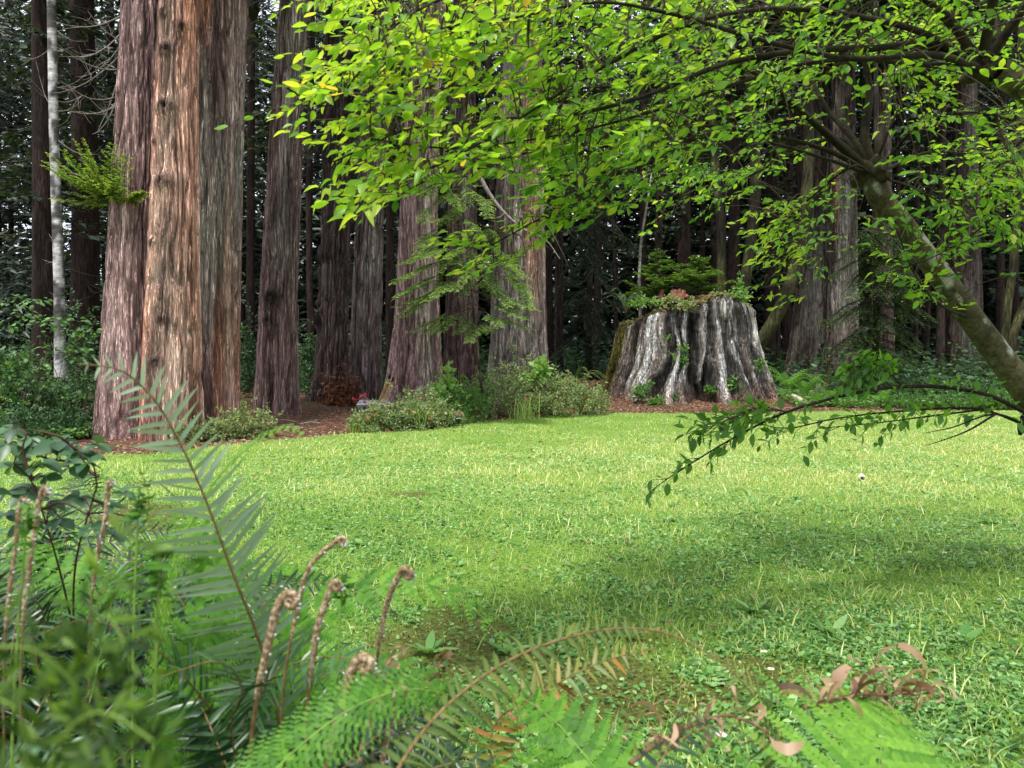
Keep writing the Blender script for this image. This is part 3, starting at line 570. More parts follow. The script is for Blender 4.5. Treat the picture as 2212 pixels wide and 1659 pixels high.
# ---------------------------------------------------------------- background forest trees
def bg_tree(lb, px, Yc, wpx, lean=0, crownlo=4, foliage=900, dead=14, pal=0, grp='dim conifer trunks in the forest behind'):
    b = W(px, 800, Yc); z0 = float(H(b[0], b[1])); t = thing('conifer_tree', lb, 'tree', (b[0], b[1], z0), grp)
    r = wpx/2/FPX*Yc; ht = 24+6*R.rand(); n = 30; z = np.linspace(z0-.2, ht, n); P = np.stack([b[0]+lean*(z-z0)+.15*(np.array([vn(i*.15, px) for i in range(n)])-.5), np.full(n, Yc), z], 1)
    m = MB(); tube(m, P, r*(1.25-np.linspace(0, 1, n)**.5*.6), 12); V = m.V[0]; q = fbm(V[:, 0]*6+V[:, 1]*5, V[:, 2]*.6, px, 3)[:, None]
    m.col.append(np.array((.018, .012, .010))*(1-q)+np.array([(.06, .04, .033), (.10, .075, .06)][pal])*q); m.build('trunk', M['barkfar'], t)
    m = MB()
    for i in range(dead):
        zz = z0+1.5+R.rand()*14; a = R.rand()*6.283; L = .8+1.8*R.rand(); p = np.array([np.interp(zz, P[:, 2], P[:, 0]), Yc, zz])
        dead_branch(m, p, p+[math.cos(a)*L, math.sin(a)*L, -.15*L], .016, .1, 3)
    if dead: m.build('dead_branch', M['deaddark'], t)
    if foliage:
        nb = 46; m = MB(); pts = []; dd = []
        for i in range(nb):
            zz = crownlo+(ht-crownlo)*((i+R.rand())/nb)**1.2; a = R.rand()*6.283; L = (2.9*(1-.6*(zz/ht)))*(.6+.6*R.rand()); k = max(3, int(foliage/nb))
            u = R.rand(k)**.7; s = .45*L*u*(1-u*.5)*(R.rand(k)*2-1); c, q = math.cos(a), math.sin(a)
            x = b[0]+lean*(zz-z0)+c*L*u-q*s; y = Yc+q*L*u+c*s; zq = zz-.28*L*u**1.6-.10*R.rand(k)
            pts.append(np.stack([x, y, zq], 1)); dd.append(np.stack([c-q*np.sign(s)*.7, q+c*np.sign(s)*.7, -.3*np.ones(k)], 1))
        pts = np.concatenate(pts); dd = np.concatenate(dd)+.3*R.randn(len(pts), 3); k = len(pts)
        inst(m, T_small, pts, dd, np.stack([.3*R.randn(k), .3*R.randn(k), np.ones(k)], 1), .17+.2*R.rand(k), np.clip(.45+.22*R.randn(k), 0, 1))
        m.build('crown', M['dimcon'], t)
bg_tree('thick dark conifer just left of the pale alder', 92, 21, 44, 0.004, 5, 2600, 30, 0)
bg_tree('broad dark conifer between the alder and the big cluster', 186, 24, 56, 0.004, 5, 2200, 40, 0)
bg_tree('dark trunk hugging the right side of the streaked redwood', 1180, 26, 26, 0.0, 8, 1200, 20)
bg_tree('thin dark trunk close behind the pale dead branch', 1208, 27, 15, 0.0, 8, 800, 20)
bg_tree('straight dark trunk between the mossy trunks above the stump', 1580, 30, 26, 0, 7, 1200, 20)
bg_tree('dark trunk rising over the left of the stump', 1480, 32, 30, 0, 7, 1200, 20)
bg_tree('dark trunk between the mossy leaning tree and the grey redwood', 1665, 31, 24, 0, 7, 1000, 20)
bg_tree('narrow dark trunk in the gap right of the gnarled redwood', 845, 24, 18, .01, 8, 1000, 16)
bg_tree('narrow dark trunk in the gap left of the lone redwood', 537, 27, 18, .01, 8, 900, 16)
bg_tree('thin trunk right behind the lone redwood', 668, 25, 14, .01, 8, 900, 16)
XS = []
for i in range(85):
    Yc = 30+26*R.rand(); px = -80+2380*((i*.6180339+.13) % 1)
    lf_ = px < 720
    if lf_ and i % 2: continue
    bg_tree('dim slender conifer trunk deep in the shaded forest', px, Yc, (9+15*R.rand())*(32/Yc), .012*R.randn(), 4.5+4*R.rand() if not lf_ else 6+4*R.rand(), (800 if not lf_ else 1100), 9 if not lf_ else 34, int(R.rand() < .3), 'slender conifers deep in the forest')
# far wood as one mass
m = MB(); N = 260000; u = R.rand(N); Y = 42+24*R.rand(N); x = (R.rand(N)*2-1)*.86*Y; z = .2+24*R.rand(N)**1.35
left = sst(-8, -14, x*50/Y); dn = fbm(x*.25, z*.3+Y*.1, 77, 4); thr = .30+.16*left*sst(2.5, 6, z)
k = (dn > thr-.25*np.exp(-z/3.)) & (R.rand(N) < 1-.28*left*sst(4, 9, z)); x, Y, z = x[k], Y[k], z[k]; n = len(x); a = R.rand(n)*6.283
inst(m, T_diamond(.42, .05), np.stack([x, Y, z+.012*45], 1), np.stack([np.cos(a), np.sin(a), -.3+.3*R.randn(n)], 1), np.stack([.5*R.randn(n), -.6+.5*R.randn(n), np.ones(n)], 1), .25+.5*R.rand(n), np.clip(.35+.7*(fbm(x*.6, z*.6, 5)-.5)+.15*R.randn(n), 0, 1))
N = 60000; Y = 33+9*R.rand(N); x = -Y*(.12+.62*R.rand(N)); z = 1+17*R.rand(N); row = np.round(z/.55)*.55+.10*R.randn(N); k = fbm(x*.5+Y*.3, row*1.1, 99, 3) > .42; x, Y, z = x[k], Y[k], row[k]; n = len(x); a = R.rand(n)*6.283
inst(m, T_thin, np.stack([x, Y, z+.4], 1), np.stack([np.cos(a), .5*np.sin(a), -.25+.2*R.randn(n)], 1), np.stack([.3*R.randn(n), -.8+.4*R.randn(n), np.ones(n)], 1), .35+.4*R.rand(n), np.clip(.35+.2*R.randn(n), 0, 1))
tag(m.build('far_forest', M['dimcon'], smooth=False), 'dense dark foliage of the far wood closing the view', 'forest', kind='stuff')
# understorey thicket between the trunks
m = MB(); N = 70000; Y = 24+20*R.rand(N); x = (R.rand(N)*2-1)*.8*Y; z = 2.6*R.rand(N)**1.6*fbm(x*.4, Y*.4, 31); a = R.rand(N)*6.283; k = (z < 9)
inst(m, T_small, np.stack([x, Y, H(x, Y)+z], 1), np.stack([np.cos(a), np.sin(a), .3*R.randn(N)], 1), np.stack([.5*R.randn(N), -.4+.5*R.randn(N), np.ones(N)], 1), .12+.16*R.rand(N), np.clip(.25+.25*R.randn(N), 0, 1))
tag(m.build('undergrowth', M['bush'], smooth=False), 'low dark undergrowth covering the ground between the far trunks', 'undergrowth', kind='stuff')
# ---------------------------------------------------------------- the old stump
SY = 23.0
sb = W(1480, 866, SY); t = thing('tree_stump', 'huge weathered redwood stump with white and charred fluted sides', 'stump', sb)
def stump():
    nth, nz = 460, 220
    th = np.linspace(np.pi/2, np.pi*2.5, nth+1); ang = th-1.5*np.pi     # 0 faces the camera
    def zpx(py): return CAMZ+(HOR-py)/FPX*(SY-2)
    zt = np.interp(np.sin(np.clip(ang, -np.pi/2, np.pi/2)), [-1, -.8, -.55, -.3, 0, .2, .26, .5, .8, 1], [zpx(694), zpx(684), zpx(668), zpx(664), zpx(655), zpx(648), zpx(640), zpx(640), zpx(648), zpx(664)])
    zt = zt+.10*(fbm(th*9, th*0, 3, 3)-.5)
    z0 = -.1; u = np.linspace(0, 1, nz)[:, None]; ZZ = z0+u*(zt-z0)[None]; TH = np.repeat(th[None], nz, 0)
    zz = (ZZ-z0)/3.2
    Rl = 1.80+.14*(1-zz)+1.0*np.exp(-zz*2.5); 
    wob = .22*(fbm(TH*1.5, ZZ*1.1, 9, 4)-.5)
    q = TH+wob
    # buttresses: wide smooth lobes split by deep dark clefts
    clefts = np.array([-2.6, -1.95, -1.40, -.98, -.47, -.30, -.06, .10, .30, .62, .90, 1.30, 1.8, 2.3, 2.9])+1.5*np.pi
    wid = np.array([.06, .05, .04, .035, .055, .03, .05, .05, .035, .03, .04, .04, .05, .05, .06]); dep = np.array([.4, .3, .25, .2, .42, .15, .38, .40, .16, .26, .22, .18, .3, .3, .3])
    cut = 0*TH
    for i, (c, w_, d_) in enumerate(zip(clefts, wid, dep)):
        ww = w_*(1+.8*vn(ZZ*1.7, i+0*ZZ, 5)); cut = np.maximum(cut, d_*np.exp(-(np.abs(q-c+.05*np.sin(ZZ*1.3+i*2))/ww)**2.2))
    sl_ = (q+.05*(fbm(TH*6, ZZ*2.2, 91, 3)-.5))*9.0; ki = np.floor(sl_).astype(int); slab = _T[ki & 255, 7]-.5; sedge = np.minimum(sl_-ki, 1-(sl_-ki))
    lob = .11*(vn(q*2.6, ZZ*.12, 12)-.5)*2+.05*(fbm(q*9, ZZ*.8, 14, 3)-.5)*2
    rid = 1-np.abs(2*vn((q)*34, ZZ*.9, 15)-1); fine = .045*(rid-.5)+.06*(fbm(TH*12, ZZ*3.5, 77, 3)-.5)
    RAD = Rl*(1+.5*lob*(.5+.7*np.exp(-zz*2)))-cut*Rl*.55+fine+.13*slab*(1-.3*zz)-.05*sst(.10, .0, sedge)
    RAD = RAD-.10*sst(.93, 1, u)**2
    X = sb[0]+RAD*np.cos(TH)*1.02; Y = SY+RAD*np.sin(TH)
    # colours
    n1 = fbm(TH*6, ZZ*.55, 21, 4); n2 = fbm(TH*15, ZZ*1.6, 22, 4); n3 = fbm(TH*3, ZZ*.9, 23, 3); n4 = fbm(TH*24, ZZ*1.0, 24, 3)
    br = np.array((.20, .155, .13)); wh = np.array((.48, .46, .45)); bk = np.array((.065, .06, .056)); ms = np.array((.13, .115, .03)); rd = np.array((.30, .15, .10))
    def mx(a, b, f): f = np.clip(f, 0, 1)[..., None]; return a*(1-f)+b*f
    c = mx(br+0*TH[..., None], np.array((.36, .33, .31)), sst(.35, .65, n1))
    A = TH-1.5*np.pi
    band = np.zeros_like(TH)
    for a0, w_, s_, lo in ((-.74, .15, 1.1, 0), (-.36, .075, 1.4, 0), (-.17, .045, .8, .1), (.22, .05, 1.2, 0), (.48, .10, .85, .25), (.74, .06, .6, .1), (1.02, .08, .6, 0), (.0, .05, .5, .3)):
        band = np.maximum(band, s_*np.exp(-((A-a0+wob*.6+.06*np.sin(ZZ*1.6+a0*9))/w_)**2)*sst(lo-.2, lo+.1, zz)*(.55+.9*vn(A*14, ZZ*2.5, 61)))
    c = mx(c, bk, sst(.50, .62, fbm(TH*5, ZZ*.5, 31, 4)+.08*np.exp(-((A-.55)/.5)**2)-.25*np.exp(-((A+1.1)/.4)**2))*.9)
    c = mx(c, wh, sst(.42, .75, band*(.35+.95*n2)+.25*(n4-.5)))
    c = mx(c, ms, sst(.5, .8, .9*np.exp(-((A+1.45)/.32)**2)+.35*n3+.45*np.exp(-((A+.62+.3*(1-zz))/.06)**2)*(zz < .6)))
    c = mx(c, rd, sst(.35, .9, (1-zz*2.2)*(.5+n1))*.55)
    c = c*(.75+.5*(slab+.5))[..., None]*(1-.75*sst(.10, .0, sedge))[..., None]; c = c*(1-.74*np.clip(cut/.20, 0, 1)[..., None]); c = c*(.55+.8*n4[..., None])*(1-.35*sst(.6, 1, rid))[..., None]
    V = np.stack([X, Y, ZZ], -1).reshape(-1, 3); n1_ = nth+1; i = np.arange(nz-1)[:, None]*n1_+np.arange(nth)[None]
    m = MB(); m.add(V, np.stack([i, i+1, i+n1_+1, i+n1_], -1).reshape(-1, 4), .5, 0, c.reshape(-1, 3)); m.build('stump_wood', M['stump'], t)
    # duff cap
    top = V.reshape(nz, n1_, 3)[-1]; ctr = np.array([sb[0], SY, 0]); m = MB(); K = 16; rows = []
    for k in range(K):
        f = 1-k/(K-1.); p = top*1.0; p = ctr+(top-ctr)*f; p[:, 2] = top[:, 2]*f**.3+(1-f**.3)*zpx(640)+.16*np.sin(np.pi*f)*(fbm(p[:, 0]*1.5, p[:, 1]*1.5, 5)+.2)-(.03 if k == 0 else 0); rows.append(p)
    V2 = np.array(rows).reshape(-1, 3); i = np.arange(K-1)[:, None]*n1_+np.arange(nth)[None]; m.add(V2, np.stack([i, i+1, i+n1_+1, i+n1_], -1).reshape(-1, 4))
    m.build('duff_cap', plain('duff', [(.3, (.03, .02, .012)), (.5, (.10, .06, .035)), (.7, (.16, .15, .05))], .95, 6), t)
    m = MB(); n = 5200; j = R.randint(0, nth, n); f = R.rand(n)**.35; p = ctr+(top[j]-ctr)*f[:, None]*1.01; p[:, 2] = top[j][:, 2]+.10*R.rand(n)-.22*(R.rand(n) < .25)*(f > .93)*R.rand(n); a = R.rand(n)*6.283
    inst(m, T_small, p, np.stack([np.cos(a), np.sin(a)-.3, .3*R.randn(n)], 1), np.stack([.5*R.randn(n), -.8+.4*R.randn(n), np.ones(n)], 1), .05+.09*R.rand(n), R.rand(n)); m.build('moss_fringe', leaf_mat('fringe', [(0, (.12, .05, .025)), (.35, (.20, .11, .05)), (.6, (.14, .15, .04)), (1, (.22, .34, .09))], .25), t)
    return top
TOP = stump()
ZT = CAMZ+(HOR-648)/FPX*21.5

def leafy(mb, twm, c, r, n, leaf, v=.5, vr=.18, T=T_leaf, shell=.55, up=.3, stems=14, hemi=True, twr=.006, face=0.):
    """a shrub: leaves in tufts through a lumpy ellipsoid, with stems reaching them"""
    c = np.array(c, float); r = np.array(r, float); nt = max(8, n//14); a = R.rand(nt)*6.283; z = R.rand(nt)**.8 if hemi else R.rand(nt)*2-1
    q = np.sqrt(1-z*z); rad = shell+(1-shell)*R.rand(nt)**.5; lump = .60+.65*vn(a*1.9+9, z*2.2, int(abs(c[0]*7)) % 50)+.25*(R.rand(nt) > .88)
    D = np.stack([q*np.cos(a), q*np.sin(a), z], 1); tip = c+D*r*(rad*lump)[:, None]
    base = c+np.stack([.2*r[0]*R.randn(nt), .2*r[1]*R.randn(nt), 0*a], 1)
    for i in range(min(stems, nt)):
        if twm is not None: tube(twm, curve([base[i], (base[i]+tip[i])/2+.05*r*R.randn(3), tip[i]], 6), [twr, twr*.3], 3)
    per = 14; P = np.repeat(tip, per, 0); od = np.repeat(norm(D+[0, 0, up]), per, 0)+.75*R.randn(nt*per, 3); od = norm(od)
    P = P+od*leaf*1.2*R.rand(nt*per, 1)-np.repeat(D, per, 0)*leaf*2.0*R.rand(nt*per, 1)
    nn = np.array([0, -.35-face, 1.])+.55*R.randn(nt*per, 3)
    inst(mb, T, P, od+[0, 0, -.25], nn, leaf*(.6+.7*R.rand(nt*per)), np.clip(v+vr*R.randn(nt*per)+.12*np.repeat(R.randn(nt), per), 0, 1))
def shrub(name, lb, cat, parts, mat, grp=None, leaf=.06, **kw):
    t = thing(name, lb, cat, parts[0][0], grp); lf = MB(); tw = MB()
    for c, r, n in parts: leafy(lf, tw, c, r, n, leaf, **kw)
    tw.build('stem', M['twig'], t); lf.build('foliage', M[mat], t); return t

# plants on the stump
def small_conifer(lb, px, py, h, w_, name='conifer_seedling'):
    b = np.array([W(px, py, SY-.2)[0], SY-.2, ZT+.05]); t = thing(name, lb, 'small tree', b, 'young conifers on the stump'); tw = MB(); lf = MB()
    tube(tw, [b-[0, 0, .1], b+[0, 0, h*.5], b+[.03, 0, h]], [.03, .008], 5)
    for i in range(70):
        u = (i+.5)/70; z = b+[0, 0, h*(.06+.9*u)]; a = R.rand()*6.283; L = w_*(1-u)**.6*(.40+.85*R.rand())+.05
        e = z+[math.cos(a)*L, math.sin(a)*L, (.05+.5*R.rand())*L]; conifer_branch(tw, lf, curve([z, (z+e)/2+[0, 0, .05*L], e], 6), max(.12, .42*L), .05, .085, .1, .55, .12, T=T_small, r0=.008, tipv=.5)
    o = tw.build('trunk', M['twig'], t); lf.build('needles', M['seedling'], t)
small_conifer('left of two bushy young conifers growing on top of the stump', 1424, 650, 1.55, .80)
small_conifer('right of two bushy young conifers growing on top of the stump', 1503, 650, 1.4, .9)
small_conifer('small conifer sprig at the left edge of the stump top', 1372, 652, .35, .25)

def sword_frond(parent, pts, wid, mat='sword', v=.5, n=34, name='frond', up=(0, -.2, 1), lvar=.12, dens=1.0, sick=1, stipe=.22, rr=.003, twist=0, droop=0.3, pw=1., vgrad=0):
    """pts: rachis curve; wid: longest pinna"""
    P = curve(pts, 60); s = np.concatenate([[0], np.cumsum(np.linalg.norm(np.diff(P, axis=0), axis=1))]); L = s[-1]
    tb = MB(); tube(tb, P, np.linspace(rr, rr*.25, 60), 6); rac = tb
    n = int(np.clip(L*(1-stipe)/(.021*(wid/.085)**.6)*dens, 12, 64)) if n != 13 else n; u = stipe+(1-stipe)*(np.arange(n)+.5)/n*.995; q = u*L
    p = np.stack([np.interp(q, s, P[:, j]) for j in range(3)], 1); p2 = np.stack([np.interp(np.minimum(q+.01*L, L), s, P[:, j]) for j in range(3)], 1); p0 = np.stack([np.interp(q-.01*L, s, P[:, j]) for j in range(3)], 1)
    T = norm(p2-p0); upv = np.array(up, float); side = norm(np.cross(T, upv)); nn = np.cross(side, T)
    uu = (u-stipe)/(1-stipe); wl = wid*np.minimum(1, .55+uu*2.2)*(1-uu**2.2)**.75+wid*.05
    m = MB()
    for sg, TT in ((1, T_pin), (-1, T_pinL)):
        d = side*sg+T*(.30+.45*uu[:, None])+.11*R.randn(n, 3)-upv*.06*droop+twist*nn*sg
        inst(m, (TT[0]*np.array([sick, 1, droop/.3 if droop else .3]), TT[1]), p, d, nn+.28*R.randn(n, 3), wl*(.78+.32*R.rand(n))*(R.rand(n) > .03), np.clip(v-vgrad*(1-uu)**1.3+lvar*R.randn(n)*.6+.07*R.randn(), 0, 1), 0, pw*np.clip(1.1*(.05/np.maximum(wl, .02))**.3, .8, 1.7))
    o = m.build(name, M[mat], parent); tb.build('rachis', M['rachis'], o); return o
def lady_frond(parent, pts, wid, v=.5, n=22, up=(0, -.3, 1), name='frond', mat='lady', stipe=.25, rr=.002, tri=False, droop=.25, det=1.0, pn=None):
    P = curve(pts, 60); s = np.concatenate([[0], np.cumsum(np.linalg.norm(np.diff(P, axis=0), axis=1))]); L = s[-1]
    tb = MB(); tube(tb, P, np.linspace(rr, rr*.3, 60), 5); m = MB(); upv = norm(np.array(up, float))
    for i in range(n):
        u = (i+.5)/n; q = (stipe+(1-stipe)*u)*L; f = lambda x: np.array([np.interp(x, s, P[:, j]) for j in range(3)])
        p = f(q); T = norm(f(min(L, q+.01*L))-f(q-.01*L)); side = norm(np.cross(T, upv)); nn = np.cross(side, T)
        wl = wid*((1-u)**.9 if tri else min(1, .45+2*u)*(1-u**1.8)**.8)*(.92+.16*R.rand())+wid*.04
        for sg in (1, -1):
            d = norm(side*sg+T*(.25+.5*u)); k = max(4, int(pn or wl/(.0062/det))); tt = (np.arange(k)+.6)/k
            C = p+d*(wl*tt)[:, None]+T*(wl*.18*tt**2)[:, None]-upv*(droop*wl*tt**2)[:, None]; dd = norm(d+T*.36*tt[:, None]-upv*2*droop*tt[:, None]*.5)
            pl = min(wl*.24, .62*L*(1-stipe)/n)*(1-tt**1.5*.85)+.002
            for s2 in (1, -1):
                pd = norm(np.cross(dd, nn))*s2+dd*.55
                inst(m, T_pl, C, pd+.08*R.randn(k, 3), nn+.15*R.randn(k, 3), pl, np.clip(v+.10*R.randn()+.07*R.randn(k), 0, 1))
            tube(m, [p, C[k//2], C[-1]], [rr*.45, rr*.15], 3, v)
    o = m.build(name, M[mat], parent); tb.build('rachis', M['grachis'], o); return o
T_pl = (np.array([(-.20, 0, 0), (.20, 0, 0), (-.26, .4, .03), (.26, .4, .03), (-.12, .85, -.02), (.12, .85, -.02), (0, 1, -.05)], float), [[(0, 1, 3, 2), (2, 3, 5, 4)], [(4, 5, 6)]])

def fern_plant(lb, p, L, n, wid, mat, kind, grp, v=.5, spread=1.2, name='fern'):
    t = thing(name, lb, 'fern', p, grp); p = np.array(p, float)
    for i in range(n):
        a = i*2.4+R.rand(); l = L*(.8+.4*R.rand()); h = l*(.75+.3*R.rand()); o = np.array([math.cos(a), math.sin(a), 0])*l*.5*spread
        pts = [p, p+o*.3+[0, 0, h*.55], p+o*.85+[0, 0, h*.8], p+o*1.5+[0, 0, h*.62]]
        (sword_frond if kind == 's' else lady_frond)(t, pts, wid, mat=mat, v=v+.1*R.randn(), n=22 if kind == 's' else 14, **({} if kind == 's' else dict(pn=7)))
    return t
b = np.array([W(1352, 660, SY-1)[0], SY-1.0, ZT-.35]); fern_plant('sword fern hanging off the left shoulder of the stump', b, .75, 9, .09, 'sword', 's', 'ferns around the stump', .6)
b = np.array([W(1440, 745, SY-2.2)[0], SY-2.15, ZT-1.25]); fern_plant('tiny fern growing from the white face of the stump', b, .28, 5, .05, 'lady', 'l', 'ferns around the stump', .6)
b = np.array([W(1458, 780, SY-2.0)[0], SY-2.0, ZT-1.75]); fern_plant('small bright fern rooted in the stump cleft', b, .32, 5, .06, 'lady', 'l', 'ferns around the stump', .6)
def gp(px, Y): p = W(px, 800, Y); p[2] = float(H(p[0], p[1])); return p
for lb, px, Y, L, n, mat, kd, v in (('bright lady fern clump right at the foot of the stump', 1705, 22.0, .95, 14, 'lady', 'l', .55), ('second bright lady fern nearer the grey redwoods', 1738, 21.6, .8, 12, 'lady', 'l', .5), ('grey green sword fern between the stump ferns and the redwoods', 1768, 22.5, .7, 8, 'sword', 's', .75),
                                  ('low bright fern at the lawn edge below the drooping boughs', 1850, 21.5, .5, 10, 'lady', 'l', .6), ('bright fern at the lawn edge left of the leaning trunk foot', 1900, 21.3, .5, 10, 'lady', 'l', .55), ('low lady fern beside the wood chunk right of the stump', 1800, 21.6, .45, 9, 'lady', 'l', .55),
                                  ('dark sword fern with brown fronds behind the flowering shrubs', 1235, 20.2, 1.1, 12, 'fernmix', 's', .35), ('sword fern with rusty fronds left of the stump', 1262, 20.8, .9, 9, 'ferndry', 's', .3)):
    fern_plant(lb, gp(px, Y), L, n, .16 if kd == 'l' else .10, mat, kd, 'ferns around the stump', v)
for lb, px, py, Y, r, n, mt in (('pale leaved shoots at the right rim of the stump top', 1580, 648, SY-1.2, (.55, .3, .28), 420, 'green'), ('upright sprig at the right rear of the stump top', 1600, 640, SY-.5, (.18, .18, .6), 200, 'green'), ('green huckleberry patch at the left of the stump top', 1395, 660, SY-1.3, (.5, .3, .26), 420, 'green'),
                              ('bronze green vine spilling down the middle of the stump', 1483, 672, SY-1.75, (.3, .2, .3), 350, 'fuchsia'), ('low green tuft in the centre of the stump top', 1455, 655, SY-1.2, (.6, .3, .2), 380, 'fuchsia')):
    b = W(px, py, Y); shrub('stump_plant', lb, 'plant', [(b, r, n)], mt, 'plants growing on the stump', leaf=.085, v=.65)
for lb, px, py, Y, r, n in (('leafy seedling at the foot of the stump below the white streak', 1388, 862, 20.7, (.4, .2, .42), 300), ('low green sprout in front of the second stump streak', 1415, 876, 20.4, (.28, .18, .2), 160), ('dark green sprout tucked at the stump foot left of the red hollow', 1452, 862, 20.7, (.25, .15, .25), 150), ('ivy sprig on the charred lower right of the stump', 1578, 835, 20.75, (.25, .1, .28), 110), ('ivy sprig creeping up the right side of the stump', 1640, 800, 21.3, (.22, .1, .3), 100), ('sprigs climbing the central cleft of the stump', 1478, 790, 20.9, (.14, .1, .6), 140), ('yellow green sprig at the foot of the right buttress', 1532, 848, 20.6, (.25, .12, .25), 120)):
    b = W(px, py, Y); b[2] = max(b[2], float(H(b[0], b[1]))); shrub('stump_foot_plant', lb, 'plant', [(b, r, n)], 'green', 'sprouts around the stump', leaf=.085, v=.45, T=T_wide)
# rotten wood on top and chunk beside
b = W(1462, 640, SY-.9); t = thing('rotten_wood', 'reddish rotten snag of wood on top of the stump', 'wood', b); m = MB()
for i in range(14):
    x = b+[.20*R.randn(), .1*R.randn(), -.1]; e = x+[.05*R.randn(), .05*R.randn(), .12+.20*R.rand()]; tube(m, [x, (x+e)/2+.03*R.randn(3), e], [.09+.04*R.rand(), .05], 7, cap=True)
m.build('wood', plain('rotten', [(.3, (.09, .03, .02)), (.7, (.30, .13, .08))], .9, 8), t)
a = gp(1712, 21.0)+[0, 0, .22]; e = gp(1742, 20.5)+[0, 0, .07]; t = thing('log', 'pale split log chunk lying right of the stump', 'log', e); m = MB(); tube(m, [a, (a+e)/2+[0, 0, .01], e], [.05, .075, .06], 9, cap=True); m.build('wood', plain('split_wood', [(.3, (.25, .20, .15)), (.6, (.5, .44, .36))], .8, 14), t)
for i, (x0, x1, Y) in enumerate([(620, 655, 13.9), (648, 692, 14.6), (590, 640, 15.1)]):
    a = gp(x0, Y)+[0, 0, .03]; e = gp(x1, Y-.1)+[0, 0, .04]; m = MB(); tube(m, curve([a, (a+e)/2+[0, 0, .03], e], 8), [.018, .015], 6); tag(m.build('fallen_stick', M['dead']), ['short pale stick on the red litter behind the round shrub', 'pale stick lying on the red litter right of the round shrub', 'pale stick at the foot of the lone redwood'][i], 'stick', 'sticks on the litter')
m = MB(); P = gp(735, 18.6)+np.stack([.22*R.randn(1300), .2*R.randn(1300), .5*np.abs(R.randn(1300))**1.2*.6], 1); inst(m, T_thin, P, R.randn(1300, 3)-[0, 0, .6], R.randn(1300, 3), .16, R.rand(1300)); tag(m.build('dead_foliage_pile', M['deadfol']), 'heap of rusty dead redwood foliage at the foot of the gnarled trunk', 'dead foliage')

# ---------------------------------------------------------------- shrub border
def gpz(px, py, Y):
    p = W(px, py, Y); p[2] = float(H(p[0], p[1])); return p
sh = shrub('shrub', 'small round pale leaved shrub at the foot of the big cluster', 'shrub', [(gp(512, 12.7), (.62, .45, .62), 2600), (gp(480, 12.4), (.4, .3, .42), 900), (gp(560, 12.9), (.4, .3, .45), 900)], 'fuchsia', 'shrubs along the lawn edge', leaf=.045, v=.58, shell=.35)
sh = shrub('shrub', 'low shrub skirting the base of the big redwood cluster', 'shrub', [(gp(440, 12.2), (.5, .3, .35), 900), (gp(405, 12.1), (.35, .25, .25), 500)], 'fuchsia', 'shrubs along the lawn edge', leaf=.045, v=.5)
FL = []
def border(lb, cs, v, mat='fuchsia', leaf=.055):
    parts = [(gp(px, Y), (w_*1.12, d_, h*1.15), int(n*1.25)) for px, Y, w_, d_, h, n in cs]; t = shrub('flowering_shrub' if mat == 'fuchsia' else 'shrub', lb, 'shrub', parts, mat, 'shrubs along the lawn edge', leaf=leaf, v=v, shell=.4)
    if mat == 'fuchsia':
        m = MB()
        for c, r, n in parts:
            for k in range(3):
                a = R.rand()*3.14+3.14; z = R.rand()*.8; q = math.sqrt(1-z*z); p = c+np.array([q*math.cos(a), q*math.sin(a), z])*r*.95
                inst(m, T_lance, p+.015*R.randn(4, 3), [.0, 0, -1]+.5*R.randn(4, 3), R.randn(4, 3), .045, R.rand(4), 0, 1.3)
        m.build('flower', M['red'], t)
border('red flowered shrub in front of the wheelbarrow at the lawn edge', [(815, 13.9, .50, .5, .42, 1900), (875, 14.2, .6, .5, .58, 2200), (925, 14.6, .55, .5, .55, 1600), (785, 13.8, .35, .35, .28, 700), (905, 15.2, .5, .4, .68, 1000)], .52)
border('low green leaved shrub behind the black pot', [(965, 15.6, .5, .4, .55, 1300), (1010, 16.4, .6, .5, .7, 1600), (985, 16.8, .6, .5, .85, 1200)], .48, 'green')
border('tall red flowered shrub spreading before the streaked redwood', [(1075, 17.4, .9, .7, 1.0, 2600), (1130, 18.2, .9, .7, 1.28, 3000), (1040, 17.6, .6, .6, .85, 1300), (1165, 18.6, .8, .6, 1.2, 1800)], .48)
border('rounded red flowered shrub at the right end of the border beside the stump', [(1205, 17.9, .9, .7, .85, 2600), (1250, 18.3, .75, .6, .78, 2000), (1285, 18.8, .5, .5, .55, 1100), (1180, 17.4, .6, .5, .6, 1300)], .55)
shrub('broadleaf_plant', 'bright broad leaved plant topping the shrub border', 'plant', [(gp(1165, 17.9)+[0, 0, .88], (.30, .25, .42), 260)], 'green', leaf=.14, v=.9, T=T_wide)
shrub('maple_seedling', 'bright green vine maple seedling above the low shrubs', 'plant', [(gp(968, 16.2)+[0, 0, .5], (.28, .2, .75), 130), (gp(955, 15.8)+[0, 0, .35], (.3, .2, .35), 150)], 'green', leaf=.13, v=.95, T=T_wide)
def tuft(lb, px, Y, h, n, r, v=.7):
    p = gp(px, Y); m = MB(); a = R.rand(n)*6.283; t_ = .35*R.rand(n); b = p+np.stack([r*R.randn(n), r*R.randn(n), 0*a], 1)
    inst(m, T_blade, b, np.stack([np.cos(a)*t_, np.sin(a)*t_, np.ones(n)], 1), np.stack([np.cos(a), np.sin(a), -.3+0*a], 1), h*(.5+.6*R.rand(n)), np.clip(v-.15+.16*R.randn(n), 0, 1), 0, .3); tag(m.build('grass_tuft', M['grass']), lb, 'grass tuft', 'tall grass tufts')
tuft('tall bright grass tuft in the middle of the flowering shrubs', 1136, 16.9, .62, 60, .13); tuft('grass tuft at the left end of the flowering border', 782, 13.6, .28, 110, .12, .6); tuft('small grass tuft beside the black pot', 1000, 15.6, .3, 120, .14, .55); tuft('grass tuft rising through the shrub near the wheelbarrow', 905, 14.0, .6, 30, .06, .55)
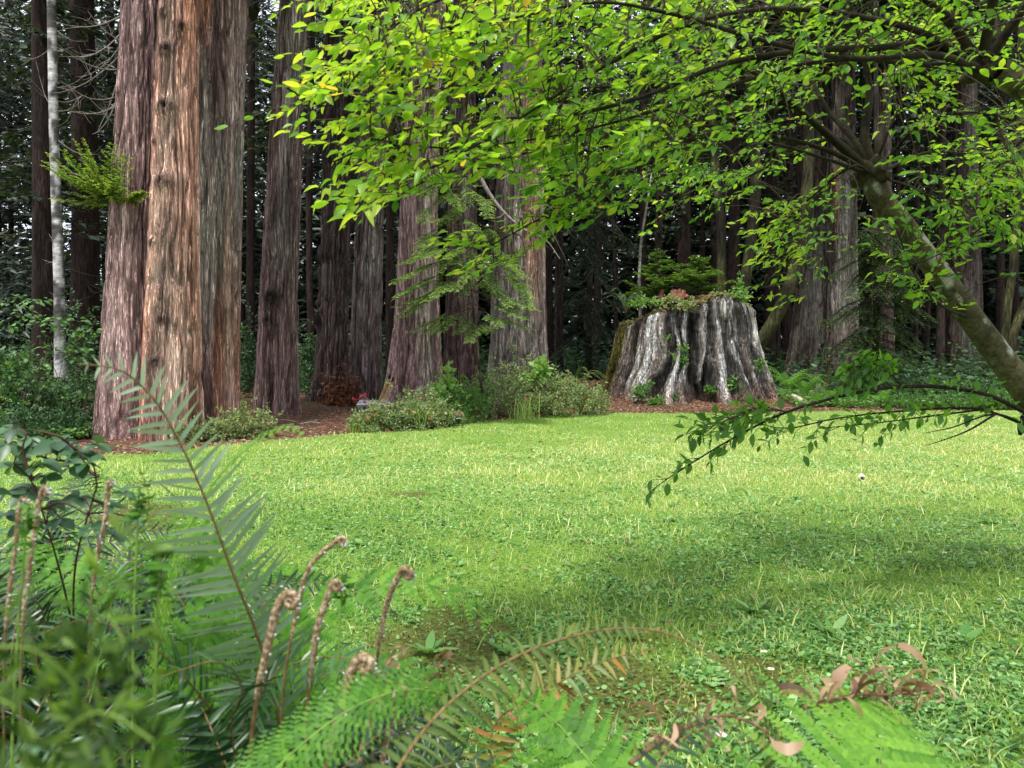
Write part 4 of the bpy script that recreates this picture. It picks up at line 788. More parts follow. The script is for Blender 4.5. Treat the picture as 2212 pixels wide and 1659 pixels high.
# black plant pot
p = gp(977, 15.05); t = thing('plant_pot', 'black plastic plant pot at the lawn edge', 'pot', p); m = MB()
def lathe(m, p, prof, k=28, flat=None):
    a = np.linspace(0, 2*np.pi, k, endpoint=False); V = np.array([[(p[0]+r*math.cos(t), p[1]+r*math.sin(t), p[2]+z) for t in a] for r, z in prof]).reshape(-1, 3); F = []
    for i in range(len(prof)-1): F += [(i*k+j, i*k+(j+1) % k, (i+1)*k+(j+1) % k, (i+1)*k+j) for j in range(k)]
    m.add(V, F)
lathe(m, p, [(.13, 0), (.19, .17), (.20, .17), (.205, .215), (.185, .215), (.18, .17), (.0, .165)]); m.build('pot_body', M['pot'], t)
m = MB(); k = 90; inst(m, T_thin, np.repeat([p+[0, 0, .17]], k, 0)+np.stack([.08*R.randn(k), .08*R.randn(k), 0*R.rand(k)], 1), np.stack([.8*R.randn(k), .8*R.randn(k), 1+0*R.rand(k)], 1), R.randn(k, 3), .16, .6+.3*R.rand(k)); m.build('dried_plant', M['litter'], t)
# wheelbarrow: pale tray seen over the shrubs, two handles, wheel
yb = 16.2; b = gp(795, yb); t = thing('wheelbarrow', 'pale wheelbarrow tray with yellow wooden handles behind the shrub', 'wheelbarrow', b)
def wq(px, py, Y=yb): return W(px, py, Y)
def tray():
    m = MB(); o = [wq(771, 876, 16.5), wq(845, 874, 16.5), wq(835, 868, 17.2), wq(778, 866, 17.2)]; lo = [q*.75+np.mean(o, 0)*.25-[0, 0, .22] for q in o]
    V = np.array(o+lo); V2 = V+np.array([0, 0, .012]); V2[:4] += (V[:4]-V[:4].mean(0))*.05
    F = [(0, 1, 5, 4), (1, 2, 6, 5), (2, 3, 7, 6), (3, 0, 4, 7), (4, 5, 6, 7)]; m.add(V, F); m.add(V2, [f[::-1] for f in F]); rim = np.array([o[0], o[1], o[2], o[3], o[0]])+[0, 0, .01]
    tube(m, rim, .018, 6); m.build('tray', M['steel'], t, smooth=False)
tray()
for a, e in (((812, 882, 16.6), (840, 817, 16.1)), ((820, 884, 16.8), (846, 824, 16.5))):
    m = MB(); tube(m, [wq(*a), wq(*e)], .022, 7, cap=True); h = m.build('handle', M['wood_y'], t)
    d = norm(wq(*e)-wq(*a)); m = MB(); tube(m, [wq(*e), wq(*e)+d*.10], .024, 7, cap=True); m.build('grip', M['black'], h)
m = MB(); c = wq(790, 892, 16.6); lathe_pts = [c+np.array([0, math.cos(q), math.sin(q)])*.14 for q in np.linspace(0, 6.283, 20)]; tube(m, lathe_pts, .035, 7); m.build('wheel', M['black'], t)
m = MB(); tube(m, [wq(800, 884, 16.6), wq(798, 893, 16.6), gp(800, 16.7)], .014, 6); tube(m, [wq(825, 884, 16.7), gp(826, 16.8)], .014, 6); m.build('leg', M['steel'], t)
m = MB(); q = wq(776, 858, 16.4); k = 8; inst(m, T_wide, q+.05*R.randn(k, 3)*[1.2, 1, .8], R.randn(k, 3), R.randn(k, 3), .10, R.rand(k)); tag(m.build('red_cloth', leaf_mat('pinkred', [(0, (.55, .03, .07)), (1, (.75, .08, .12))], .2)), 'crumpled pinkish red scrap beside the wheelbarrow tray', 'cloth')
m = MB(); tube(m, [wq(783, 853, 16.3), wq(815, 880, 16.0), wq(826, 893, 15.6)], [.012, .008], 5); tag(m.build('stick', M['dead']), 'thin pale stick leaning across the wheelbarrow', 'stick')

# ---------------------------------------------------------------- left thicket
for lb, cs, mat, leaf, v, T in (
  ('tall bright leafed salmonberry bush beneath the alder at the left edge', [(gp(30, 13.5), (1.1, .8, 1.15), 3000), (gp(95, 14), (.8, .6, .95), 1500), (gp(20, 14)+[0, 0, .7], (.8, .6, .9), 1300)], 'bush', .085, .62, T_wide),
  ('dark evergreen bush between the alder and the big cluster', [(gp(165, 14.6), (.8, .6, .95), 2200), (gp(205, 15.2), (.5, .5, .8), 1000)], 'bush', .07, .35, T_leaf),
  ('low dark bush at the left edge behind the lawn', [(gp(60, 12.4), (1.2, .5, .55), 2000), (gp(150, 12.8), (.7, .4, .45), 1100)], 'bush', .06, .33, T_leaf),
  ('holly like glossy shrub behind the alder trunk', [(gp(175, 19.5), (1.1, .8, 2.6), 3000)], 'bush', .09, .42, T_leaf),
  ('shaded glossy shrub in the gap left of the lone redwood', [(gp(535, 21), (.45, .6, 2.2), 1300)], 'bush', .09, .33, T_leaf),
  ('shaded shrub in the gap right of the lone redwood', [(gp(665, 23), (.5, .6, 2.0), 1300)], 'bush', .09, .38, T_leaf),
  ('dark shrub mass behind the far right lawn edge', [(gp(2010, 22.5), (2.2, .7, .75), 2400), (gp(2130, 22), (1.6, .6, .9), 1800)], 'bush', .09, .5, T_leaf),
  ('low shrubs at the lawn edge under the leaning trunk', [(gp(1960, 21.0), (1.3, .5, .45), 1300), (gp(2080, 21.0), (1.6, .5, .5), 1500), (gp(2200, 20.8), (1.2, .5, .6), 1200)], 'green', .08, .3, T_leaf)):
    shrub('bush', lb, 'bush', cs, mat, 'bushes at the forest edge', leaf=leaf, v=v, T=T, shell=.4, face=.2)
def sprays_bright(lb, pts, leaf=.11):
    m = MB(); tw = MB(); b = gp(pts[0][0], pts[0][2]); t = thing('salmonberry_shoot', lb, 'plant', b, 'bright shoots at the left edge')
    for px, py, Y in pts:
        e = W(px, py, Y); q = b+[.3*R.randn(), .1, 0]; tube(tw, curve([q, (q*.4+e*.6)+[.05, 0, .1], e], 8), [.008, .003], 4); k = 26; P = e+np.stack([.16*R.randn(k), .14*R.randn(k), .05*R.randn(k)], 1)
        inst(m, T_wide, P, (P-e)*[1, 1, .3]+[0, 0, -.05], [0, -.4, 1]+.3*R.randn(k, 3), leaf*(.6+.5*R.rand(k)), .8+.12*R.randn(k))
    tw.build('stem', M['twig'], t); m.build('foliage', M['bush'], t)
sprays_bright('bright maple like shoots above the left bush', [(75, 650, 12.8), (55, 680, 12.8), (90, 700, 12.9), (130, 690, 12.7), (20, 700, 12.6), (30, 650, 13)])
sprays_bright('bright shoots between the alder and the big cluster', [(160, 720, 12.8), (140, 750, 12.7), (195, 715, 13), (165, 765, 12.8)])
m = MB(); N = 15000; x = -10.5+R.rand(N)*3.6; Y = Ye(x)+.3+R.rand(N)*3.0; k = fbm(x*1.2, Y*1.2, 9) > .42; x, Y = x[k], Y[k]; n = len(x); a = R.rand(n)*6.283
inst(m, T_wide, np.stack([x, Y, H(x, Y)+.06+.14*R.rand(n)], 1), np.stack([np.cos(a), np.sin(a), .2*R.randn(n)], 1), np.stack([.4*R.randn(n), -.4+.3*R.randn(n), np.ones(n)], 1), .04+.05*R.rand(n), np.clip(.55+.2*R.randn(n), 0, 1))
x = 7.5+R.rand(N)*12; Y = Ye(x)+.5+R.rand(N)**1.5*4.0; k = fbm(x*.9, Y*.9, 19) > .40; x, Y = x[k], Y[k]; n = len(x); a = R.rand(n)*6.283
inst(m, T_wide, np.stack([x, Y, H(x, Y)+.05+.16*R.rand(n)], 1), np.stack([np.cos(a), np.sin(a), .2*R.randn(n)], 1), np.stack([.4*R.randn(n), -.4+.3*R.randn(n), np.ones(n)], 1), .06+.06*R.rand(n), np.clip(.5+.2*R.randn(n), 0, 1))
tag(m.build('ground_cover', M['green']), 'low leafy ground cover along the forest edge', 'ground cover', kind='stuff')
# ---------------------------------------------------------------- leaning broadleaf tree at the right
BT = thing('broadleaf_tree', 'leaning broadleaf tree at the right with bright green leafy boughs over the clearing', 'tree', (4.55, 4.9, 0))
TP = [np.array([4.55, 4.9, -.05]), np.array([4.05, 4.75, .45]), W(2300, 960, 4.55), W(2205, 830, 4.45), W(2100, 690, 4.4), W(2020, 580, 4.35), W(1945, 480, 4.3), W(1900, 425, 4.3), W(1884, 385, 4.3)]
def limb_tube(pts, r, n, k, parent, name, knob=0, seed=1, c1=(.04, .038, .018), c2=(.11, .10, .045), mat='limbc'):
    P = curve(pts, n); rr = np.interp(np.linspace(0, 1, n), np.linspace(0, 1, len(r)), r); m = MB(); tube(m, P, rr, k)
    V = m.V[0]; s = np.repeat(np.linspace(0, 1, n), k); L = np.linalg.norm(np.diff(P, axis=0), axis=1).sum(); a = np.tile(np.arange(k)/k*6.283, n)
    q = fbm(V[:, 0]*7, V[:, 2]*7+V[:, 1]*5, seed, 3)[:, None]; c = np.array(c1)*(1-q)+np.array(c2)*q
    sp = vn(s*L*26, a*1.15+.3*V[:, 1], seed+3); sp2 = vn(s*L*9, a*1.5, seed+5); f = (sst(.64, .72, sp)*sst(.42, .55, sp2))[:, None]; c = c*(1-f)+np.array((.28, .28, .23))*f
    if r[0] < .05: c = (np.array(c1)*(1-q)+np.array(c2)*q)*.75
    oc = sst(.80, .93, 1-s)[:, None]*0+sst(.55, .8, fbm(V[:, 0]*3, V[:, 2]*3, seed+8, 2))[:, None]*.35; c = c*(1-oc)+oc*(np.array((.20, .13, .04)) if r[0] > .05 else np.array((.04, .035, .02)))
    m.col.append(c); return m.build(name, M[mat], parent), P
M['limbc'] = bark_mat('mossy_limb_bark', (22, 22, 22), 1.0, .35)
trunk, _ = limb_tube(TP, [.14, .115, .10, .088, .08, .074, .066, .060, .064], 160, 40, BT, 'trunk', seed=4)
# second limb at the top right corner, continuing the tree to the right of the frame
L2 = [np.array([4.05, 4.75, .45]), np.array([4.5, 4.5, 1.6]), W(2330, 330, 3.7), W(2230, 200, 3.6), W(2150, 150, 3.55)]
limb_tube(L2, [.11, .09, .075, .06, .06], 60, 16, BT, 'limb', seed=9)
K1 = W(1886, 380, 4.3); K2 = W(2120, 150, 3.55)
for K, s_ in ((K1, 1), (K2, .8)):   # knuckles of old pruning cuts
    m = MB()
    for i in range(9):
        d = norm(R.randn(3)+[-.3, 0, .6]); tube(m, [K, K+d*.07*s_, K+d*.12*s_], [.05*s_, .045*s_, .02*s_], 7, cap=True)
    m.col.append(np.tile((.05, .043, .025), (sum(len(v) for v in m.V), 1))); m.build('knuckle', M['limbc'], BT)
BR = []   # (points, start radius)
def br(start, pts, r): BR.append(([start]+[W(*q) for q in pts], r))
br(K1, [(1800, 300, 4.15), (1690, 205, 3.9), (1600, 130, 3.7), (1480, 40, 3.5), (1400, -40, 3.3)], .028)
br(K1, [(1830, 330, 4.2), (1740, 250, 4.0), (1640, 165, 3.7), (1540, 110, 3.4), (1430, 95, 3.2)], .026)
br(K1, [(1800, 330, 4.1), (1640, 288, 3.9), (1440, 270, 3.6), (1250, 305, 3.3), (1060, 350, 3.1), (900, 400, 2.95), (830, 445, 2.9)], .016)
br(K1, [(1790, 345, 4.0), (1600, 298, 3.7), (1430, 320, 3.4), (1290, 400, 3.3), (1170, 470, 3.2), (1060, 530, 3.15)], .012)
br(K1, [(1868, 300, 4.3), (1878, 200, 4.3), (1862, 100, 4.25), (1835, 0, 4.2), (1810, -90, 4.1)], .034)
br(K1, [(1900, 300, 4.4), (1925, 200, 4.6), (1935, 100, 4.7), (1960, -40, 4.8)], .020)
br(K1, [(1850, 310, 4.3), (1790, 240, 4.4), (1730, 110, 4.5), (1700, 20, 4.6)], .022)
br(K1, [(1930, 330, 4.2), (1985, 270, 4.0), (2060, 245, 3.8), (2150, 250, 3.6), (2260, 290, 3.4)], .013)
br(K1, [(1905, 320, 4.2), (1960, 190, 4.1), (2010, 60, 4.0), (2040, -40, 3.9)], .010)
br(K1, [(1815, 300, 4.5), (1715, 330, 4.8), (1600, 390, 5.0), (1480, 440, 5.2), (1400, 500, 5.2)], .016)
br(K1, [(1840, 360, 4.1), (1760, 420, 4.3), (1700, 480, 4.5), (1690, 560, 4.5), (1650, 620, 4.5)], .010)
br(K2, [(2010, 100, 3.4), (1880, 105, 3.2), (1720, 110, 3.0), (1560, 140, 2.9), (1400, 205, 2.8), (1250, 245, 2.75), (1050, 260, 2.7), (880, 280, 2.65), (720, 350, 2.6)], .022)
br(K2, [(1990, 70, 3.3), (1850, 35, 3.1), (1650, 20, 2.9), (1480, 55, 2.75), (1330, 130, 2.7), (1180, 220, 2.65), (1000, 330, 2.6), (850, 400, 2.6)], .018)
br(K2, [(2040, 30, 3.4), (1960, -20, 3.3), (1860, -60, 3.2)], .03)
br(K2, [(2150, 90, 3.55), (2150, 20, 3.6), (2148, -80, 3.6)], .030)
br(K2, [(2080, 90, 3.5), (2020, 20, 3.5), (1990, -60, 3.5)], .018)
br(K2, [(2030, 120, 3.3), (1820, 125, 3.0), (1640, 85, 2.8), (1450, 30, 2.6), (1300, 5, 2.5), (1100, 40, 2.45), (960, 60, 2.4), (840, 110, 2.4)], .018)
br(K2, [(2000, 140, 3.3), (1800, 130, 3.1), (1560, 190, 2.9), (1380, 250, 2.75), (1160, 300, 2.6), (960, 320, 2.5), (800, 300, 2.45)], .014)
br(W(1400, -40, 3.3), [(1200, -60, 2.9), (1000, -20, 2.7), (860, 50, 2.6), (780, 150, 2.5), (700, 230, 2.45), (620, 190, 2.4)], .013)
br(W(1600, 130, 3.7), [(1430, 180, 3.5), (1260, 190, 3.3), (1080, 200, 3.1), (920, 190, 2.9), (760, 170, 2.8), (690, 200, 2.75)], .010)
br(W(2150, 250, 3.6), [(2180, 330, 3.5), (2230, 420, 3.4)], .008)
br(TP[4], [(2010, 640, 4.0), (1960, 560, 3.8), (1940, 500, 3.7)], .010)
br(W(2290, 300, 3.6), [(2200, 420, 3.6), (2080, 520, 3.7), (1980, 570, 3.7), (1920, 590, 3.75)], .010)
br(W(2330, 330, 3.7), [(2212, 300, 4.2), (2120, 400, 4.3), (2050, 480, 4.35), (2030, 560, 4.35)], .018)
br(K1, [(1960, 400, 4.1), (2050, 440, 3.9), (2150, 450, 3.8), (2250, 440, 3.7)], .008)
br(K2, [(2150, -100, 3.2), (1950, -260, 2.8), (1600, -330, 2.5), (1300, -300, 2.3)], .025)  # this bough and the next run unseen above the frame, added for shade
br(K2, [(2300, -100, 3.3), (2500, -300, 3.2), (2650, -400, 3.0)], .025)
br(K1, [(2000, 330, 4.5), (2100, 330, 4.7), (2220, 300, 4.9)], .012)
objs = []; samp = []; sid = []
for i, (pts, r) in enumerate(BR):
    o, P = limb_tube(pts, [r, r*.75, r*.55, r*.4, r*.25, .003], 50, 8, BT, 'branch', seed=10+i, c1=(.014, .011, .007), c2=(.055, .045, .025)); objs.append(o); samp.append(P); sid += [i]*len(P)
SP = np.concatenate(samp); sid = np.array(sid); LV = [MB() for _ in BR]; TW = [MB() for _ in BR]; STW = MB(); SLV = MB()
def spray(e, d, L, leaf, v, i=None, src=None):
    """a twig ending near e with alternate leaves"""
    if src is None:
        D = np.linalg.norm((SP-e)*[1, 1, 1.2], axis=1)+.25*np.maximum(0, e[0]-SP[:, 0]+.15)*0; k = int(np.argmin(D)); src = SP[k]; i = sid[k]
    lv, tw = LV[i], TW[i]; mid = src*.5+e*.5+[0, 0, .04]; P0 = curve([src, mid, e], 8)
    tube(tw, P0, [.0032, .002], 4)
    d = norm(d); n = max(4, int(L/.022)); t = np.linspace(0, 1, n)[:, None]; w0 = .04*R.randn(3)
    P = e+d*L*t+w0*t**2-[0, 0, .12*L]*t**2; tube(tw, P[::max(1, n//4)], [.002, .001], 3)
    side = norm(np.cross(d, [0, 0, 1.]))*np.where(np.arange(n) % 2, 1, -1)[:, None]
    ld = d*.75+side*.75+[0, 0, -.22]+.22*R.randn(n, 3); ld[-1] = d
    nn = np.array([0, 0, 1])+.45*R.randn(n, 3)
    inst(lv, T_leafs[R.randint(5)], P+norm(ld)*.006, ld, nn, leaf*.84*(.5+.7*R.rand(n)), np.clip(v+.17*R.randn(n)+.08*R.randn(), 0, .93 if R.rand() < .93 else 1), 0, .85+.3*R.rand(n))
from mathutils.geometry import intersect_point_tri_2d
def inpoly(x, y, P):
    c = False
    for i in range(len(P)):
        x1, y1 = P[i]; x2, y2 = P[i-1]
        if (y1 > y) != (y2 > y) and x < (x2-x1)*(y-y1)/(y2-y1)+x1: c = not c
    return c
ZONES = [ ([(1150, -60), (1000, -420), (2700, -520), (2700, -60)], 230, (2.2, 4.0), .062, .5),  # unseen sprays above the frame, added to shade the near lawn
 # polygon, number, depth range, leaf length, brightness
 ([(700, -40), (760, 60), (690, 120), (730, 180), (640, 190), (700, 260), (700, 330), (760, 420), (830, 440), (900, 390), (980, 400), (1100, 350), (1200, 330), (1200, -40)], 260, (2.3, 3.1), .066, .74),
 ([(1150, -40), (1150, 380), (1180, 410), (1320, 360), (1500, 330), (1560, 240), (1560, -40)], 245, (2.5, 3.8), .066, .58),
 ([(1500, -40), (1500, 320), (1640, 360), (1720, 230), (1860, 120), (1900, -40)], 135, (2.8, 5.0), .064, .5),
 ([(1850, -40), (1850, 120), (1960, 200), (1980, 380), (2240, 420), (2240, -40)], 145, (3.0, 5.6), .062, .55),
 ([(1180, 330), (1130, 420), (1250, 460), (1420, 420), (1420, 330)], 46, (3.0, 3.8), .062, .5),
 ([(1420, 340), (1420, 440), (1560, 450), (1640, 400), (1700, 360)], 40, (3.4, 5.0), .062, .52),
 ([(990, 500), (1010, 570), (1110, 560), (1250, 470), (1330, 420), (1230, 420), (1110, 470)], 30, (3.1, 3.3), .062, .7),
 ([(1700, 400), (1700, 540), (1760, 600), (1900, 480), (1840, 400)], 26, (3.8, 5.0), .06, .5),
 ([(1930, 380), (1900, 600), (2010, 640), (2100, 600), (2240, 620), (2240, 380)], 46, (3.5, 4.2), .072, .36),
 ([(2060, 330), (2060, 420), (2240, 420), (2240, 330)], 20, (3.3, 4.6), .065, .6),
 ([(1590, 480), (1570, 540), (1680, 580), (1700, 650), (1740, 650), (1745, 480), (1700, 400)], 34, (4.1, 4.7), .062, .80),
]
for poly, n, (d0, d1), leaf, v in ZONES:
    xs_ = [q[0] for q in poly]; ys_ = [q[1] for q in poly]; c = 0
    while c < n:
        x = random.uniform(min(xs_), max(xs_)); y = random.uniform(min(ys_), max(ys_))
        if not inpoly(x, y, poly): continue
        c += 1; Yd = d0+(d1-d0)*R.rand(); e = W(x, y, Yd)
        dd = np.array([-1+.35*R.randn(), -.35+.5*R.randn(), -.10+.22*R.randn()])
        if x > 1850: dd[0] *= -.6 if R.rand() < .5 else 1
        if x < 900: dd[2] -= .05
        e = e-norm(dd)*.08; spray(e, dd, .12+.12*R.rand(), leaf, v+.12*(R.rand()-.5)-.10*(y < 60)*0)
# leafy tips along every branch that is on the left
for i, (pts, r) in enumerate(BR):
    P = samp[i]
    for k in range(12, 50, 5):
        e = P[k]; d = P[min(49, k+2)]-P[k-2]; d = norm(d)+.5*R.randn(3)*[1, 1, .5]; spray(e+norm(d)*.03, d, .12+.08*R.rand(), .06, .55, i, e)
for i, o in enumerate(objs):
    if LV[i].n: LV[i].build('leaves', M['fruit_leaf'], o)
    if TW[i].n: TW[i].build('twigs', M['twig'], o)
# low bough sweeping left across the lawn
LB = [([W(2290, 940, 4.55), W(2212, 890, 4.4), W(2100, 845, 4.1), W(1950, 835, 3.9), W(1800, 860, 3.7), W(1700, 890, 3.6), W(1560, 960, 3.45), W(1480, 1010, 3.35), W(1420, 1050, 3.3), W(1395, 1072, 3.3)], .014),
      ([W(2230, 925, 4.4), W(2120, 885, 4.2), W(1950, 888, 4.0), W(1800, 905, 3.8), W(1690, 925, 3.7), W(1600, 905, 3.6), W(1560, 900, 3.6)], .008),
      ([W(2230, 925, 4.4), W(2150, 895, 4.2), W(2050, 925, 4.0), W(2000, 935, 3.9)], .008), ([W(2150, 895, 4.2), W(2080, 935, 4.0), W(2003, 962, 3.9)], .007),
      ([W(2120, 885, 4.2), W(2000, 900, 4.0), W(1880, 915, 3.8), W(1770, 925, 3.7)], .006),
      ([W(1700, 890, 3.6), W(1640, 880, 3.5), W(1590, 900, 3.4), W(1520, 930, 3.4)], .004), ([W(1950, 835, 3.9), W(1900, 790, 3.8), W(1830, 800, 3.7)], .005)]
low = []
for i, (pts, r) in enumerate(LB):
    o, P = limb_tube(pts, [r, r*.8, r*.5, .0018], 50, 7, BT, 'branch', seed=60+i, c1=(.012, .010, .008), c2=(.04, .03, .02)); low.append((o, P))
m = MB(); c = W(2207, 925, 4.4); tube(m, [W(2240, 900, 4.45), W(2215, 905, 4.4), c, c+[-.01, 0, -.04]], [.03, .03, .025, .008], 9, cap=True); m.col.append(np.tile((.02, .018, .014), (sum(len(v) for v in m.V), 1))); m.build('broken_stub', M['limbc'], BT)
for i, (o, P) in enumerate(low):
    if i in (2, 3): continue
    lv = MB(); tw = MB(); ks = {0: range(6, 49, 1), 1: range(8, 50, 1), 4: range(8, 50, 2), 5: range(3, 50, 1), 6: range(10, 50, 4)}[i]
    for k in ks:
        e0 = P[k]; fr = k/50; d = norm(P[min(49, k+1)]-P[k-1]); sd_ = np.array([0, 1, .1])*(1 if k % 2 else -1)
        for _ in range((1 if R.rand() < .85 else 0) if i != 6 else 4):
            dd = norm(d*.9+sd_*.5*R.rand()+[0, 0, .28*R.randn()+(.10 if k % 3 else -.35)]); L = (.07+.16*R.rand())*(1 if fr < .9 else .4); e = e0+dd*L
            tube(tw, curve([e0, (e0+e)/2+.01*R.randn(3), e], 5), [.0022, .001], 3); n = max(2, int(L/.045)); t_ = np.linspace(.35, 1, n)[:, None]; Q = e0+dd*L*t_
            ld = dd*.7+norm(np.cross(dd, [0, 1, .2]))*np.where(np.arange(n) % 2, 1, -1)[:, None]*.7+[0, 0, -.3]+.3*R.randn(n, 3)
            inst(lv, T_leaf, Q, ld, [0, -.1, 1]+.5*R.randn(n, 3), (.060 if fr > .25 else .068)*(.55+.6*R.rand(n)), np.clip((.20 if fr > .35 else .32)+.12*R.randn(n), 0, 1), 0, 1.0)
    lv.build('leaves', M['fruit_leaf'], o); tw.build('twigs', M['twig'], o)

# ---------------------------------------------------------------- foreground ferns and stems (lower left)
F1 = thing('sword_fern', 'tall sword fern with one big arching frond in front of the redwood cluster', 'fern', (-.36, 1.35, 0))
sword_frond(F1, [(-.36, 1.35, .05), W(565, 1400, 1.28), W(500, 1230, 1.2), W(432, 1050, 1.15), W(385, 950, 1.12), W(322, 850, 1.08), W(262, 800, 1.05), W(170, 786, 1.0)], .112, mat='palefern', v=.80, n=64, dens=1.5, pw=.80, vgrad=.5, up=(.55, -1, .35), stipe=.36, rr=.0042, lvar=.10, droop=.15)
b1 = np.array([-.36, 1.4, .03])
def fern_from(t, base, specs, wid, v, mat='sword', kind='s', n=40, up=(.2, -.7, 1)):
    for s_ in specs:
        pts = [base]+[W(*q) for q in s_]
        if kind == 's': sword_frond(t, pts, wid, v=v+.1*R.randn(), n=n, up=up, mat=mat, stipe=.3, rr=.003)
        else: lady_frond(t, pts, wid, v=v+.08*R.randn(), n=n, up=up, mat=mat, stipe=.3)
fern_from(F1, b1, [[(470, 1500, 1.35), (420, 1350, 1.4), (330, 1230, 1.4), (190, 1200, 1.4)], [(430, 1500, 1.3), (330, 1400, 1.2), (180, 1340, 1.1), (40, 1390, 1.0)],
                   [(540, 1530, 1.3), (620, 1440, 1.25), (740, 1420, 1.2), (860, 1480, 1.1)], [(500, 1560, 1.2), (520, 1480, 1.1), (450, 1430, 1.0), (330, 1470, .95)], [(480, 1480, 1.5), (440, 1300, 1.6), (450, 1180, 1.7), (530, 1090, 1.8)],
                   [(450, 1560, 1.3), (380, 1400, 1.4), (350, 1220, 1.5), (420, 1120, 1.6)]], .085, .38)
def clump(lb, base, n, L, wid, v, kind='s', mat='sword', tilt=.68, grp='fern clumps in the foreground', np_=36, name=None, amin=0, amax=6.283, hf=.85):
    t = thing(name or ('sword_fern' if kind == 's' else 'lady_fern'), lb, 'fern', base, grp); base = np.array(base, float)
    for i in range(n):
        a = amin+(amax-amin)*((i*.618+.1*R.rand()) % 1); l = L*(.75+.45*R.rand()); o = np.array([math.cos(a), math.sin(a), 0])*l*.42*tilt*(.6+.7*R.rand()); h = l*hf*(.85+.3*R.rand())
        pts = [base, base+o*.35+[0, 0, h*.5], base+o*.95+[0, 0, h*.88], base+o*1.7+[0, 0, h*.92], base+o*2.3+[0, 0, h*.75]]
        if kind == 's': sword_frond(t, pts, wid, v=v+.1*R.randn(), n=np_, mat=mat, stipe=.25, up=(.3*R.randn(), -.6, 1), lvar=.16, vgrad=.38)  # vgrad darkens frond bases: older leaflets, and shade painted into the colour
        else: lady_frond(t, pts, wid, v=v+.08*R.randn(), n=np_, mat=mat, stipe=.3, up=(.2*R.randn(), -.6, 1))
    return t
clump('dark sword fern clump at the left edge of the picture', (-.98, 1.65, 0), 13, .95, .085, 0.44)
clump('low dark sword fern beneath the tall fiddleheads', (-.62, 1.65, 0), 14, .66, .08, 0.44)
clump('dense sword fern filling the gap left of the big frond', (-.98, 1.9, 0), 14, .70, .085, 0.44)
clump('sword fern low behind the big frond', (-.62, 2.0, 0), 12, .48, .08, 0.51)
clump('dark fern at the bottom beneath the arching bright frond', (-.30, 1.15, 0), 12, .60, .08, 0.34)
clump('sword fern at the bottom left corner', (-1.0, 1.1, 0), 12, .78, .085, 0.39)
clump('bright lady fern standing in the middle of the left fern mass', (-.85, 1.95, 0), 9, .8, .11, .5, 'l', 'lady', np_=20)
clump('dark sword fern at the bottom left among the stems', (-.85, 1.2, 0), 12, .72, .075, 0.37)
clump('sword fern clump with dull fronds left of the bottom centre', (-.30, 1.35, 0), 11, .55, .08, 0.44)
clump('bright lady fern clump left among the dark sword ferns', (-.62, 1.45, 0), 7, .80, .10, .38, 'l', 'lady', np_=20)
clump('second bright lady fern clump at the left edge', (-1.25, 1.7, 0), 6, .85, .11, .35, 'l', 'lady', np_=20)
clump('small lady fern by the bottom left corner', (-.5, 1.0, 0), 8, .66, .10, .5, 'l', 'lady', np_=18)
clump('low lady fern beneath the pale fiddleheads', (-.42, 1.7, 0), 8, .42, .09, .42, 'l', 'lady', np_=18)
clump('sword fern deeper behind the left stems', (-1.5, 2.4, 0), 12, .85, .09, 0.49)
clump('sword fern behind the fiddleheads at the lawn edge', (-1.0, 2.2, 0), 10, .55, .08, 0.49)
t = thing('lady_fern', 'bright lady fern frond arching right above the fiddleheads', 'fern', (-.55, 1.35, 0))
lady_frond(t, [(-.55, 1.35, 0), W(370, 1240, 1.3), W(430, 1100, 1.25), W(500, 1000, 1.2), W(575, 940, 1.18), W(630, 922, 1.16), W(655, 940, 1.14)], .055, v=.75, n=44, stipe=.42, up=(-.3, -.8, 1))
lady_frond(t, [(-.55, 1.35, 0), W(280, 1300, 1.2), W(300, 1180, 1.15), W(320, 1060, 1.1), W(300, 1010, 1.08)], .03, v=.35, n=20, stipe=.6)
lady_frond(t, [(-.5, 1.4, 0), W(420, 1400, 1.35), W(470, 1250, 1.4), W(400, 1130, 1.4), W(300, 1120, 1.4)], .12, v=.5, n=24, stipe=.35)
t = thing('lady_fern', 'bright lady fern frond arching low across the bottom centre left', 'fern', (-.42, .85, .2))
lady_frond(t, [(-.42, .8, .45), W(560, 1700, .85), W(650, 1610, .9), W(770, 1525, .95), W(880, 1490, 1.0), W(980, 1505, 1.05), W(1030, 1530, 1.1)], .075, v=.5, n=34, stipe=.12, up=(-.35, -1, .5), droop=.5)
t = thing('lady_fern', 'broad bright fern frond spreading at the bottom centre', 'fern', (.1, 1.25, 0))
lady_frond(t, [(.16, 1.15, .25), W(1340, 1740, 1.2), W(1270, 1640, 1.28), W(1200, 1560, 1.35), W(1110, 1500, 1.45), W(1040, 1480, 1.5)], .17, v=.55, n=18, stipe=.15, up=(-.2, -.7, 1), tri=True)
lady_frond(t, [(.12, 1.2, .2), W(1160, 1750, 1.15), W(1120, 1690, 1.2), W(1180, 1620, 1.3), W(1270, 1600, 1.4)], .12, v=.5, n=16, stipe=.15, tri=True)
t = thing('lady_fern', 'large triangular bright fern frond at the bottom right corner', 'fern', (.75, 1.2, 0))
lady_frond(t, [(.60, .95, .15), W(1905, 1900, 1.0), W(1890, 1760, 1.05), W(1900, 1640, 1.12), W(1908, 1560, 1.2), W(1900, 1505, 1.28)], .40, v=.72, n=19, stipe=.3, up=(0, -.9, .8), tri=True, det=.9)
lady_frond(t, [(.75, .95, .15), W(2160, 1760, 1.0), W(2200, 1690, 1.05), W(2240, 1640, 1.1)], .16, v=.6, n=16, stipe=.2, tri=True)
t = thing('fading_fern', 'arching sword fern frond turning brown across the bottom centre', 'fern', (-.1, .95, .2))
